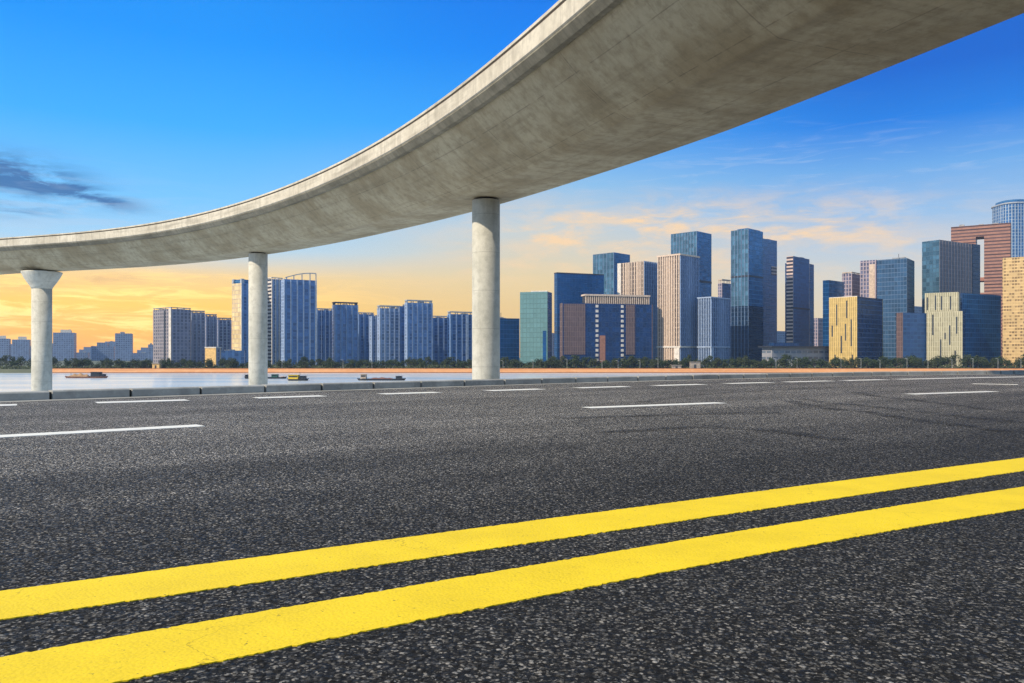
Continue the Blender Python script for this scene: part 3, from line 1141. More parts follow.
# ------------------------------------------------------------------ boats
M_HULL_R = plain('red_brown_hull', (0.16, 0.07, 0.045, 1), 0.6)
M_HULL_D = plain('dark_hull', (0.02, 0.025, 0.035, 1), 0.5)
M_SAND = plain('sand_cargo', (0.36, 0.22, 0.12, 1), 0.95, scale=2)
M_CREAM = plain('cabin_cream', (0.42, 0.33, 0.25, 1), 0.6)
M_YBOAT = plain('yellow_cabin', (0.70, 0.48, 0.03, 1), 0.5)
M_GBOAT = plain('green_cabin', (0.02, 0.11, 0.085, 1), 0.5)
M_GLASS = plain('cabin_glass', (0.02, 0.03, 0.04, 1), 0.1)


def hull(mb, x0, x1, y, w, z0, z1, rake=1.2):
    n = 14
    lo, hi, hi2 = [], [], []
    ring = []
    for side in (-1, 1):
        for i in range(n + 1):
            t = i / n if side < 0 else 1 - i / n
            k = min(1.0, (min(t, 1 - t) * 5 + 0.05)) ** 0.55
            ring.append((t, side * k * w / 2))
    def sheer(t):
        return 0.35 * (2 * t - 1) ** 4
    lo = [(x0 + rake + (x1 - x0 - 2 * rake) * t, y + s_ * .8, z0) for t, s_ in ring]
    hi = [(x0 + (x1 - x0) * t, y + s_, z1 + sheer(t)) for t, s_ in ring]
    m_ = len(ring)
    for i in range(m_):
        j = (i + 1) % m_
        mb.poly([lo[i], lo[j], hi[j], hi[i]])
    mb.poly(hi)
    mb.poly(lo[::-1])


def boat(name, label, pxa, pxb, row, hullmat, parts):
    d = (EYE - WATER) * F / (row - HZ)
    x0, x1 = (pxa - 512) / F * d, (pxb - 512) / F * d
    root = empty(name, ((x0 + x1) / 2, d, WATER), label, 'boat', 'boats on the river')
    mb = MB()
    hull(mb, x0, x1, d, 4.6, WATER - .6, WATER + .75)
    mb.build('hull', hullmat, root)
    for (nm, a, b2, z0, z1, w, mat) in parts:
        xa, xb = (a - 512) / F * d, (b2 - 512) / F * d
        mb = MB()
        if nm == 'cargo':
            rg = random.Random(int(a))
            nx, ny = 16, 5
            def hh(i, j):
                e = math.sin(math.pi * i / nx) ** .5 * math.sin(math.pi * j / ny) ** .6
                return WATER + z0 + (z1 - z0) * e * (0.8 + 0.25 * math.sin(i * 1.3 + j))
            for i in range(nx):
                for j in range(ny):
                    mb.poly([(xa + (xb - xa) * ii / nx, d - w / 2 + w * jj / ny, hh(ii, jj)) for ii, jj in ((i, j), (i + 1, j), (i + 1, j + 1), (i, j + 1))])
        elif nm in ('mast', 'crane_boom'):
            mb.hexa([(xa - .09, d - .09, WATER + z0), (xa + .09, d - .09, WATER + z0), (xa + .09, d + .09, WATER + z0), (xa - .09, d + .09, WATER + z0)],
                    [(xb - .06, d - .06, WATER + z1), (xb + .06, d - .06, WATER + z1), (xb + .06, d + .06, WATER + z1), (xb - .06, d + .06, WATER + z1)])
        else:
            mb.hexa([(xa, d - w / 2, WATER + z0), (xb, d - w / 2, WATER + z0), (xb, d + w / 2, WATER + z0), (xa, d + w / 2, WATER + z0)],
                    [(xa + .15, d - w / 2 + .1, WATER + z1), (xb - .15, d - w / 2 + .1, WATER + z1), (xb - .15, d + w / 2 - .1, WATER + z1), (xa + .15, d + w / 2 - .1, WATER + z1)])
        p_ = mb.build(nm, mat, root)
        if nm in ('cabin', 'wheelhouse'):
            mb = MB()
            zt = z0 + (z1 - z0) * .5
            mb.box(xa + .3, xb - .3, d - w / 2 - .02, d - w / 2 + .1, WATER + zt, WATER + zt + (z1 - z0) * .3)
            wnd = mb.build('window', M_GLASS, None, loc=tuple(root.location))
            wnd.parent = p_
            wnd.location = (0, 0, 0)
            mb = MB()
            mb.box(xa - .1, xb + .1, d - w / 2 - .15, d + w / 2 + .15, WATER + z1 + .003, WATER + z1 + .15)
            mb.build('cabin_roof', mat, root)


boat('cargo_barge', 'sand barge with tan cargo and a dark wheelhouse near the flared bridge pier', 65, 108, 378, M_HULL_R,
     [('cargo', 69, 90, .7, 2.6, 3.8, M_SAND), ('wheelhouse', 92, 101, .7, 3.1, 3.4, M_HULL_D), ('cabin', 101, 105, .7, 2.0, 3.0, M_HULL_D), ('mast', 71, 71, .7, 3.0, .2, M_HULL_D)])
boat('work_boat', 'work boat with a bright yellow cabin and dark stern beside the middle pier', 287, 309, 380.6, M_HULL_D,
     [('cabin', 289, 299, .7, 2.6, 3.4, M_YBOAT), ('wheelhouse', 300, 306, .7, 2.1, 3.2, M_HULL_D), ('mast', 300, 300, 1.0, 4.0, .2, M_HULL_D)])
boat('small_boat', 'low boat with a small green cabin between the middle pier and the yellow boat', 266, 287, 378.6, M_HULL_D,
     [('cabin', 272, 278, .7, 2.1, 3.0, M_GBOAT), ('cargo', 280, 286, .6, 1.3, 3.0, M_SAND)])
boat('cargo_barge', 'long low dark barge with a tan deckhouse at its stern, left of the nearest pier', 357, 406, 380.4, M_HULL_D,
     [('cabin', 361, 366.5, .7, 2.9, 3.2, M_CREAM), ('cargo', 368, 394, .7, 1.5, 3.4, M_HULL_R), ('wheelhouse', 396, 402, .7, 2.0, 3.2, M_HULL_D)])
boat('small_boat', 'tiny dark boat half hidden behind the middle pier', 244.5, 252, 378.6, M_HULL_D, [('cabin', 245.5, 248, .7, 1.9, 2.4, M_HULL_D)])

# ------------------------------------------------------------------ buildings
M_ROOF = plain('roof_gravel', (0.20, 0.20, 0.20, 1), 0.95)
M_PLANT = plain('roof_plant_grey', (0.30, 0.31, 0.33, 1), 0.7)
M_STEEL = plain('pale_steel', (0.36, 0.39, 0.44, 1), 0.5)
M_RIBD = plain('dark_mauve_rib', (0.17, 0.155, 0.175, 1), 0.7)
M_DARK = plain('dark_cladding', (0.03, 0.035, 0.05, 1), 0.5)


class Tower:
    """A rectangular block. Columns xl/xc/xr: its left silhouette, near corner and right silhouette; a: how far it is turned."""
    def __init__(s, name, label, xl, xc, xr, ytop, D, a, ml, mr, cat='tower', group=None, base=GROUND, roof=True, parapet=1.2, top=None):
        a = R(a)
        C = Vector(((xc - 512) / F * D, D, 0))
        Ld, Rd = Vector((-math.cos(a), math.sin(a), 0)), Vector((math.sin(a), math.cos(a), 0))

        def solve(dv, px):
            k = (px - 512) / F
            den = dv.x - k * dv.y
            return (k * C.y - C.x) / den
        L = solve(Ld, xl)
        Rr = solve(Rd, xr)
        L, Rr = max(6.0, min(abs(L), 90)), max(6.0, min(abs(Rr), 95))
        s.C, s.Ld, s.Rd, s.L, s.R = C, Ld, Rd, L, Rr
        s.z0, s.z1 = base, EYE + (HZ - ytop) * D / F if top is None else top
        cen = C + Ld * L / 2 + Rd * Rr / 2
        s.root = empty(name, (cen.x, cen.y, base), label, cat, group)
        s.cen = cen
        T = 0.6
        s.panel(ml, C, Ld, L, -Rd, T)                      # seen left face
        s.panel(ml, C + Rd * Rr, Ld, L, Rd, T)             # its opposite
        s.panel(mr, C + Rd * T, Rd, Rr - 2 * T, -Ld, T)    # seen right face
        s.panel(mr, C + Ld * L + Rd * T, Rd, Rr - 2 * T, Ld, T)
        if roof:
            q = [s.at(.6, .6), s.at(L - .6, .6), s.at(L - .6, Rr - .6), s.at(.6, Rr - .6)]
            mb = MB()
            mb.hexa([(p.x, p.y, s.z1 - parapet - .4) for p in q[::-1]], [(p.x, p.y, s.z1 - parapet) for p in q[::-1]])
            mb.build('roof', M_ROOF, s.root)

    def at(s, l, r):
        return s.C + s.Ld * l + s.Rd * r

    def panel(s, mat, P0, dv, ln, nrm, T, z0=None, z1=None, name='facade', u0=0.0):
        z0 = s.z0 if z0 is None else z0
        z1 = s.z1 if z1 is None else z1
        a, b_ = P0, P0 + dv * ln
        inn = -nrm * T
        v = [a, b_, b_ + inn, a + inn]
        us = [u0, u0 + ln, u0 + ln, u0]
        mb = MB()
        lo = [(p.x, p.y, z0) for p in v]
        hi = [(p.x, p.y, z1) for p in v]
        for i in range(4):
            j = (i + 1) % 4
            mb.poly([lo[i], lo[j], hi[j], hi[i]], [(us[i], z0), (us[j], z0), (us[j], z1), (us[i], z1)])
        mb.poly(hi, [(u, z1) for u in us])
        mb.poly(lo[::-1], [(u, z0) for u in us[::-1]])
        return mb.build(name, mat, s.root)

    def slab(s, name, mat, l0, l1, r0, r1, z0, z1, parent=None):
        q = [s.at(l0, r0), s.at(l1, r0), s.at(l1, r1), s.at(l0, r1)]
        mb = MB()
        mb.hexa([(p.x, p.y, z0) for p in q[::-1]], [(p.x, p.y, z1) for p in q[::-1]])
        return mb.build(name, mat, s.root)

    def mast(s, l, r, h):
        s.slab('mast', M_DARK, s.L * l, s.L * l + .35, s.R * r, s.R * r + .35, s.z1 - 1.2, s.z1 + h)
        return s

    def plant(s, n=2, h=3.0, mat=None):
        for k in range(n):
            l = s.L * random.uniform(.2, .6)
            r = s.R * random.uniform(.2, .6)
            s.slab('rooftop_plant', mat or M_PLANT, l, l + s.L * .22, r, r + s.R * .25, s.z1 - 1.2, s.z1 - 1.2 + h * random.uniform(.7, 1.2) + k * .05)
        return s

    def fins(s, side, mat, n, w=0.5, d=0.5, z0=None, z1=None, name='fins'):
        """Upright fins standing off a facade: one mesh, the facade's pattern."""
        z0 = s.z0 if z0 is None else z0
        z1 = s.z1 + .15 if z1 is None else z1
        mb = MB()
        ln = s.L if side == 'l' else s.R
        for k in range(n + 1):
            t = (ln - w) * k / n
            if side == 'l':
                q = [s.at(t, -d), s.at(t + w, -d), s.at(t + w, .02), s.at(t, .02)]
            else:
                q = [s.at(-d, t), s.at(.02, t), s.at(.02, t + w), s.at(-d, t + w)][::-1]
                q = q[::-1]
            lo, hi = [(p.x, p.y, z0) for p in q], [(p.x, p.y, z1) for p in q]
            mb.hexa(lo, hi)
        mb.build(name, mat, s.root)
        return s

    def band(s, name, mat, z0, z1, out=0.25):
        """A ring standing proud of all four faces."""
        L, Rr, o = s.L, s.R, out
        for (l0, l1, r0, r1) in ((-o, L + o, -o, .05), (-o, L + o, Rr - .05, Rr + o), (-o, .05, .05, Rr - .05), (L - .05, L + o, .05, Rr - .05)):
            pass
        q = [s.at(-o, -o), s.at(L + o, -o), s.at(L + o, Rr + o), s.at(-o, Rr + o)]
        q2 = [s.at(.1, .1), s.at(L - .1, .1), s.at(L - .1, Rr - .1), s.at(.1, Rr - .1)]
        mb = MB()
        for i in range(4):
            j = (i + 1) % 4
            A = [q[i], q[j], q2[j], q2[i]]
            lo, hi = [(p.x, p.y, z0) for p in A], [(p.x, p.y, z1) for p in A]
            mb.poly([lo[0], lo[1], hi[1], hi[0]])
            mb.poly([lo[2], lo[3], hi[3], hi[2]])
            mb.poly(hi)
            mb.poly(lo[::-1])
        mb.build(name, mat, s.root)
        return s

    def crown_frame(s, mat, h=3.0, n=4, beam=.9):
        """An open frame on posts round the roof edge."""
        mb = MB()
        L, Rr, w = s.L, s.R, .7
        zb, zt = s.z1 + .003, s.z1 + h
        posts = [(L * i / n, 0) for i in range(n + 1)] + [(L * i / n, Rr) for i in range(n + 1)] + [(0, Rr * i / n) for i in range(1, n)] + [(L, Rr * i / n) for i in range(1, n)]
        for (l, r) in posts:
            l, r = min(max(l, w), L - w), min(max(r, w), Rr - w)
            q = [s.at(l - .3, r - .3), s.at(l + .3, r - .3), s.at(l + .3, r + .3), s.at(l - .3, r + .3)][::-1]
            mb.hexa([(p.x, p.y, zb) for p in q], [(p.x, p.y, zt - beam) for p in q])
        mb2 = MB()
        q = [s.at(0, 0), s.at(L, 0), s.at(L, Rr), s.at(0, Rr)]
        q2 = [s.at(1.4, 1.4), s.at(L - 1.4, 1.4), s.at(L - 1.4, Rr - 1.4), s.at(1.4, Rr - 1.4)]
        for i in range(4):
            j = (i + 1) % 4
            A = [q[i], q[j], q2[j], q2[i]]
            lo, hi = [(p.x, p.y, zt - beam) for p in A], [(p.x, p.y, zt) for p in A]
            mb2.poly([lo[0], lo[1], hi[1], hi[0]])
            mb2.poly([lo[2], lo[3], hi[3], hi[2]])
            mb2.poly(hi)
            mb2.poly(lo[::-1])
        f_ = mb2.build('crown_frame', mat, s.root)
        mb.build('crown_posts', mat, s.root)
        return s

    def slots(s, side, mat, items, w=1.3, name='slot_window'):
        """Tall dark window slots: items of (share along the face, z share from, to)."""
        H = s.z1 - s.z0
        for (t, a, b_) in items:
            if side == 'l':
                s.slab(name, mat, s.L * t - w / 2, s.L * t + w / 2, -.06, .1, s.z0 + H * a, s.z0 + H * b_)
            else:
                s.slab(name, mat, -.06, .1, s.R * t - w / 2, s.R * t + w / 2, s.z0 + H * a, s.z0 + H * b_)
        return s


# facade kinds
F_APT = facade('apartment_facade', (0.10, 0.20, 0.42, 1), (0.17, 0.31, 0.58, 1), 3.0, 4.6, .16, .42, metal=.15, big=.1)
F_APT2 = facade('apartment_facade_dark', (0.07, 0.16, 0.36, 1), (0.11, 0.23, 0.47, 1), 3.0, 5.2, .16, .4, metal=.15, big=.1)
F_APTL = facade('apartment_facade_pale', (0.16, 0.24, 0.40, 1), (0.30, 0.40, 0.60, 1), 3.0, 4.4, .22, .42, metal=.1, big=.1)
F_APTW = facade('apartment_side_wall', (0.11, 0.12, 0.17, 1), (0.27, 0.24, 0.26, 1), 3.0, 3.2, .4, .5, metal=.1)
F_GREYAPT = facade('grey_flats_facade', (0.14, 0.165, 0.26, 1), (0.245, 0.26, 0.37, 1), 3.0, 3.6, .28, .42, metal=.1)
F_BAND = facade('banded_facade', (0.05, 0.055, 0.08, 1), (0.62, 0.56, 0.50, 1), 3.4, 60, .5, .001, metal=.1)
F_HAZED = facade('hazed_far_facade', (0.12, 0.18, 0.32, 1), (0.19, 0.26, 0.41, 1), 3.6, 4.0, .4, .35, metal=.05)  # air haze put into the blue-grey base colour
F_NAVY = facade('navy_glass', (0.006, 0.09, 0.27, 1), (0.008, 0.10, 0.28, 1), 4.0, 3.0, .10, .06, metal=.45, var=.2)
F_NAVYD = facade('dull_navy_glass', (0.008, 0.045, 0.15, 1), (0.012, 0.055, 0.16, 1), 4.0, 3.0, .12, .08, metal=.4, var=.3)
F_SLATE = facade('slate_blue_facade', (0.03, 0.10, 0.26, 1), (0.055, 0.14, 0.31, 1), 3.4, 4.0, .3, .12, metal=.0, grough=.5, var=.25)
F_MIST = facade('pale_blue_facade', (0.07, 0.17, 0.36, 1), (0.12, 0.23, 0.42, 1), 4.0, 3.0, .2, .12, metal=.1, var=.25)
F_STEEL = facade('steel_grid_glass', (0.04, 0.105, 0.20, 1), (0.085, 0.15, 0.25, 1), 4.0, 2.6, .16, .14, metal=.35, var=.3)
F_INK = facade('ink_glass', (0.006, 0.03, 0.08, 1), (0.012, 0.045, 0.10, 1), 4.0, 2.6, .14, .10, metal=.45, var=.4)
F_BLUE = facade('blue_glass', (0.035, 0.16, 0.36, 1), (0.05, 0.19, 0.40, 1), 4.0, 2.6, .14, .10, metal=.45, var=.3)
F_DEEP = facade('deep_blue_glass', (0.015, 0.06, 0.17, 1), (0.04, 0.09, 0.20, 1), 3.8, 2.4, .2, .12, metal=.45, var=.35)
F_CYAN = facade('steel_blue_glass', (0.10, 0.22, 0.31, 1), (0.05, 0.12, 0.19, 1), 4.2, 3.2, .12, .10, metal=.5, var=.4)
F_TEAL = facade('teal_glass', (0.15, 0.285, 0.285, 1), (0.135, 0.255, 0.255, 1), 4.0, 3.0, .06, .05, metal=.2, var=.08, big=.0)
F_PINK = facade('pinkish_ribbed_stone', (0.13, 0.105, 0.09, 1), (0.54, 0.42, 0.325, 1), 4.0, 2.6, .12, .5, metal=.1)
F_PINK_SHADE = facade('shaded_ribbed_stone', (0.06, 0.11, 0.22, 1), (0.22, 0.30, 0.46, 1), 4.0, 2.6, .1, .45, metal=.2)  # shaded-side copy of the ribbed stone, blue shade put into its colour
F_GOLD = facade('golden_stone', (0.46, 0.31, 0.10, 1), (0.68, 0.48, 0.17, 1), 4.0, 1.6, .08, .5, metal=.0, var=.15, big=.05)
F_KHAKI = facade('khaki_stone', (0.36, 0.32, 0.20, 1), (0.54, 0.49, 0.33, 1), 4.0, 1.6, .1, .5, metal=.0, var=.2, big=.05)
F_SPECK = facade('gold_chequered_facade', (0.33, 0.21, 0.09, 1), (0.64, 0.43, 0.19, 1), 2.6, 1.9, .42, .22, metal=.1, blank=.45)
F_RED = facade('red_brown_striped_facade', (0.12, 0.065, 0.06, 1), (0.34, 0.165, 0.115, 1), 3.6, 50, .6, .001, metal=.1)
F_GREYV = facade('grey_rib_facade', (0.075, 0.09, 0.13, 1), (0.19, 0.175, 0.20, 1), 4.0, 1.9, .1, .45, metal=.2)
F_BROWN = facade('brown_panel_facade', (0.13, 0.085, 0.09, 1), (0.20, 0.13, 0.12, 1), 4.0, 1.5, .12, .4, metal=.1, var=.2)
F_MAUVE = facade('mauve_facade', (0.14, 0.15, 0.24, 1), (0.42, 0.34, 0.38, 1), 3.8, 2.8, .2, .35, metal=.15)
F_BALC = facade('balcony_facade', (0.06, 0.06, 0.09, 1), (0.62, 0.46, 0.40, 1), 3.4, 40, .45, .001, metal=.05)
F_CREAMW = facade('cream_hall_facade', (0.14, 0.17, 0.22, 1), (0.30, 0.30, 0.33, 1), 5.0, 6.0, .6, .2, metal=.1)
F_SUNGOLD = facade('sunlit_gold_facade', (0.92, 0.66, 0.34, 1), (0.62, 0.48, 0.34, 1), 4.0, 2.6, .16, .14, metal=.0, var=.25)  # sun's blaze put into the pale gold pane colour, not reflected
M_FINP = plain('pink_stone_fin', (0.58, 0.45, 0.355, 1), 0.8)
M_FINW = plain('white_fin', (0.31, 0.385, 0.52, 1), 0.7)
M_FINB = plain('blue_grey_fin', (0.20, 0.28, 0.44, 1), 0.7)
M_CREST = plain('cream_stripe', (0.66, 0.60, 0.54, 1), 0.75)
M_DULL = plain('dull_cream_plaster', (0.34, 0.29, 0.24, 1), 0.85)
M_SLOT = plain('slot_glass', (0.05, 0.055, 0.06, 1), 0.2)
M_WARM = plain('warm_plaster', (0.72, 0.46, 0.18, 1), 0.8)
M_REDB = plain('red_brown_stone', (0.36, 0.17, 0.12, 1), 0.8)

FARG = 'hazy far buildings at the bend of the river'
# --- far, hazy, at the bend of the river
for (nm, lab, xl, xc, xr, yt, D, a, top) in [
    ('office_block', 'hazy blue office block at the very edge of the picture beyond the flared pier', -14, -12, 9, 338.5, 1500, 70, 1),
    ('office_block', 'hazy blue office block with a pale rooftop sign, just before the flared pier', 10, 12, 29, 339.5, 1450, 70, 2),
    ('office_block', 'broad hazy office block with a rooftop sign, just behind the flared pier', 50, 53, 74, 332.5, 1500, 70, 3),
    ('apartment_block', 'low hazy flats beside the broad office block with the sign', 73, 75, 88, 352.5, 1600, 68, 0),
    ('apartment_block', 'stepped hazy grey-blue flats between two taller far blocks', 88, 91, 114, 346, 1550, 68, 4),
    ('office_block', 'lone tall hazy block standing up against the orange glow', 113.5, 115, 132, 333.3, 1500, 68, 0),
    ('apartment_block', 'low hazy flats just right of the lone tall far block', 131, 133, 148, 353, 1600, 68, 0),
    ('apartment_block', 'narrow hazy tower peeping out beside the grey apartment row', 147.5, 148, 156, 344.5, 1400, 68, 0),
    ('apartment_block', 'faint far slab filling the gap at the left edge of the flared pier', 21, 22, 36, 347, 2100, 68, 0),
    ('apartment_block', 'faint narrow far slab rising behind the broad block with the sign', 64, 65, 71, 330.5, 2200, 68, 0),
    ('apartment_block', 'faint far pair of low flats between the broad block and the stepped flats', 78, 79, 97, 349.5, 2200, 68, 4),
    ('apartment_block', 'faint far slab just left of the lone tall far block', 104, 105, 117, 341.5, 2150, 68, 0),
    ('apartment_block', 'faint far flats in the gap beneath the orange glow by the grey apartment row', 136, 137, 152, 350, 2200, 68, 4),
    ('apartment_block', 'faint far slim slab close to the left edge of the picture', 4, 5, 13, 344, 2200, 68, 0),
    ('apartment_block', 'low hazy flats seen behind the shaft of the flared pier', 28, 32, 52, 343, 1700, 68, 0)]:
    t = Tower(nm, lab, xl, xc, xr, yt, D, a, F_HAZED, F_HAZED, 'building', FARG)
    if top in (1, 3, 2):
        l0 = t.R * .35
        t.slab('rooftop_sign', M_CREST, 1, 2, l0, l0 + t.R * .5, t.z1, t.z1 + 5.5)
    if top == 4:
        t.slab('upper_storeys', F_HAZED, 2, t.L - 2, t.R * .25, t.R * .7, t.z1 - 1.1, t.z1 + 7)
    t.plant(1, 4)

APG = 'apartment towers behind the river trees'
# --- grey apartment row
t = Tower('apartment_tower', 'grey apartment tower with a bright stripe, nearest of the stepped grey row', 153, 171, 191, 308.8, 700, 38, F_APTW, F_GREYAPT, 'apartment tower', APG)
t.slab('lit_stripe', M_CREST, -.3, 3.4, -.3, .0, t.z0, t.z1 + .8)
t.slab('side_stripe', M_DARK, t.L * .3, t.L * .38, -.2, .0, t.z0, t.z1 - 1)
t.crown_frame(M_PLANT, 1.6, 3, .6)
for (lab, xl, xc, xr, yt, D) in [('grey apartment tower second in the stepped grey row, behind the striped one', 188, 191.5, 205, 312.5, 735),
                                 ('grey apartment tower third in the stepped grey row, above the small golden block', 203, 206, 217, 316, 770),
                                 ('lowest grey apartment tower at the end of the stepped grey row', 215, 218, 231.5, 319.5, 805)]:
    t = Tower('apartment_tower', lab, xl, xc, xr, yt, D, 58, F_GREYAPT, F_GREYAPT, 'apartment tower', APG)
    t.crown_frame(M_PLANT, 2.0, 3, .7)
    t.fins('r', M_FINW, 3, .5, .5, z1=t.z1 - 1)
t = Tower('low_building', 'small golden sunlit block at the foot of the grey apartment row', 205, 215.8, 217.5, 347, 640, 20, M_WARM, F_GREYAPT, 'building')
t.band('cornice', M_CREST, t.z1 - .8, t.z1 + .1)
t = Tower('low_building', 'low grey-blue block between the golden block and the middle pier', 216.5, 218, 245, 350.5, 660, 62, F_GREYAPT, F_APT2, 'building').plant(2, 2)
# --- landmark with the sun's golden blaze painted on its side
t = Tower('office_tower', 'slim tower with a blazing golden side and notched crown beside the middle pier', 232, 241.5, 262, 283, 720, 36, F_SUNGOLD, F_APT, 'tower')
t.slab('crown_block', F_BLUE, 1.0, t.L - 1, 1, t.R - 1, t.z1, t.z1 + 3.5)
t.slab('crown_corner', M_STEEL, 0, 2.2, 0, 3, t.z1 + .003, t.z1 + 4.0)
t.slab('crown_corner', M_STEEL, t.L - 2.2, t.L, 0, 3, t.z1 + .003, t.z1 + 4.0)
t.slab('side_stripe', M_CREST, -.35, .6, -.3, .0, t.z0, t.z1)
# --- banded building and the curved-crown tower
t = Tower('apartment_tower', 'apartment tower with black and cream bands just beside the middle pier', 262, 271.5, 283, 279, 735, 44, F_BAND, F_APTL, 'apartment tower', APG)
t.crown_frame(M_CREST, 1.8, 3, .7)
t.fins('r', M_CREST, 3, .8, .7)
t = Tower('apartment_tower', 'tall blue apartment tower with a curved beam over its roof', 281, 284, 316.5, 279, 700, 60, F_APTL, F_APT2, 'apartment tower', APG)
t.fins('r', M_FINW, 5, .6, .9)
t.slab('corner_stripe', M_CREST, -.4, .0, t.R * .965, t.R, t.z0, t.z1 + .6)
mbc = MB()
NN = 16
for k in range(NN):
    f0, f1 = k / NN, (k + 1) / NN
    zc = lambda f: t.z1 + 1.0 + 5.0 * math.sin(math.pi * .5 * min(1, f * 1.15))
    for (ra, rb) in ((1.0, 2.0),):
        A = [t.at(ra, t.R * (.05 + .95 * f0)), t.at(rb, t.R * (.05 + .95 * f0)), t.at(rb, t.R * (.05 + .95 * f1)), t.at(ra, t.R * (.05 + .95 * f1))]
        zz = [zc(f0), zc(f0), zc(f1), zc(f1)]
        lo = [(p.x, p.y, z) for p, z in zip(A, zz)]
        hi = [(p.x, p.y, z + .8) for p, z in zip(A, zz)]
        mbc.hexa(lo, hi)
mbc.build('curved_beam', M_STEEL, t.root)
for f in (.08, .3, .55, .8, .985):
    t.slab('beam_post', M_STEEL, 1.0, 1.8, t.R * f, t.R * f + .7, t.z1 - 1.2, t.z1 + 1.0 + 5.0 * math.sin(math.pi * .5 * min(1, f * 1.05)))
# --- blue apartment row
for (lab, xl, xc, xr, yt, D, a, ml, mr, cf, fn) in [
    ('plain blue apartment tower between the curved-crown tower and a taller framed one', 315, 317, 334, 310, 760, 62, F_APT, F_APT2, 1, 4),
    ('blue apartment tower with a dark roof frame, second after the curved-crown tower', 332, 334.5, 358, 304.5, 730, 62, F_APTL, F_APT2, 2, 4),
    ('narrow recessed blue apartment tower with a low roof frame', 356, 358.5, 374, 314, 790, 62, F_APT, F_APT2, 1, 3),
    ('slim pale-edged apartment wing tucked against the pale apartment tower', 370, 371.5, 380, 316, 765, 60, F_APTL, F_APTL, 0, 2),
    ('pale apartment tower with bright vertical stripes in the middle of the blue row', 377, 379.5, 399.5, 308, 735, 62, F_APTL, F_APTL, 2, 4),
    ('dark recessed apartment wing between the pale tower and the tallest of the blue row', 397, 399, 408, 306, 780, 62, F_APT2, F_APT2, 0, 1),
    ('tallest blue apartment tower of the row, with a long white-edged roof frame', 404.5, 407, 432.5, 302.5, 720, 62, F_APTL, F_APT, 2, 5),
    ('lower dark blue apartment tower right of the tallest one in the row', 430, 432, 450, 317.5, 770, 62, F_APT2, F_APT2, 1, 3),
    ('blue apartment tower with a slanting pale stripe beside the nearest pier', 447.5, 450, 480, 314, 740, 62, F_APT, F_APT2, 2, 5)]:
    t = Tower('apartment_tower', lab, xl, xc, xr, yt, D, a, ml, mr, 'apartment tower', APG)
    if cf == 2:
        t.crown_frame(M_DARK if 'dark roof' in lab else M_STEEL, 2.6, 4, .9)
    elif cf == 1:
        t.crown_frame(M_STEEL, 1.8, 3, .7)
    if fn:
        t.fins('r', M_FINW if mr is F_APTL else M_FINB, fn, .7, .8)
    if 'slanting' in lab:
        t.slab('pale_stripe', M_FINW, -.9, -.05, t.R * .52, t.R * .60, t.z0, t.z1 - 1)
    t.plant(1, 2.5)
# --- offices right of the nearest pier
t = Tower('office_block', 'plain dark navy glass block just right of the nearest pier', 488, 490, 519.5, 318, 700, 70, F_NAVY, F_NAVY, 'office building').plant(2, 2).mast(.5, .4, 5)
t = Tower('office_block', 'pale teal green glass block with a slightly sloping roofline', 520, 547.5, 552, 291.5, 660, 17, F_TEAL, F_NAVY, 'office building')
t.slab('roof_fin', M_CREST, .0, t.L * .6, .0, .5, t.z1 + .003, t.z1 + .8)
t.slab('dark_reflection', F_NAVY, 1.0, 4.0, -.12, .05, t.z0, t.z0 + (t.z1 - t.z0) * .48)  # dark reflection in the glass, painted as a navy strip
t = Tower('far_block', 'sliver of a pale far block glimpsed between the teal and the deep blue blocks', 551, 552, 556, 333, 1100, 60, F_GREYAPT, F_GREYAPT, 'building')
t = Tower('office_tower', 'broad deep blue glass slab behind the teal block', 555, 557, 604, 273.3, 730, 68, F_NAVY, F_NAVY, 'office building')
t.slab('roof_rim', M_DARK, -.3, t.L, -.3, t.R, t.z1 + .003, t.z1 + .9)
t = Tower('office_tower', 'pale steel-blue glass tower rising behind the deep blue slab', 593, 614, 630, 252.3, 880, 44, F_CYAN, F_BLUE, 'tower').plant(1, 2)
t.fins('l', M_FINB, 6, .4, .3)
t = Tower('office_tower', 'pinkish ribbed stone tower rising behind the colonnaded office complex', 618, 644, 658.5, 261, 740, 46, F_PINK, F_PINK_SHADE, 'tower')
t.fins('l', M_FINP, 9, 1.0, .7)
t.slab('corner_pier', M_CREST, t.L - 4.2, t.L, -.9, -.72, t.z0, t.z1 + .1)
t.fins('r', M_FINB, 8, .8, .6)  # shade's blue-grey put into these fins; the sunlit ones are pink
t.plant(1, 2)
# colonnaded complex: four wings on one podium, a colonnade crown
t = Tower('office_complex', 'wide dark blue and brown office complex with a pale colonnade on its roof', 560, 562, 652.5, 303, 640, 76, F_BROWN, F_NAVYD, 'office building')
H = t.z1 - t.z0
t.slab('brown_panel', F_BROWN, -.5, .0, t.R * .02, t.R * .25, t.z0 + H * .2, t.z1 - .5)
t.slab('brown_panel', F_BROWN, -.5, .0, t.R * .70, t.R * .80, t.z0 + H * .2, t.z1 - .5)
t.slab('brown_panel', M_REDB, -.35, .0, t.R * .41, t.R * .47, t.z0, t.z0 + H * .5)
for f in (.365, .645):
    mb = MB()
    for k in range(13):
        z = t.z0 + H * (k + .2) / 13
        q = [t.at(-.45, t.R * f), t.at(0, t.R * f), t.at(0, t.R * (f + .028)), t.at(-.45, t.R * (f + .028))]
        mb.hexa([(p.x, p.y, z) for p in q], [(p.x, p.y, z + H * .042) for p in q])
    mb.build('stair_window_strip', M_CREST, t.root)
mb = MB()
zc = EYE + (HZ - 294.5) * 650 / F
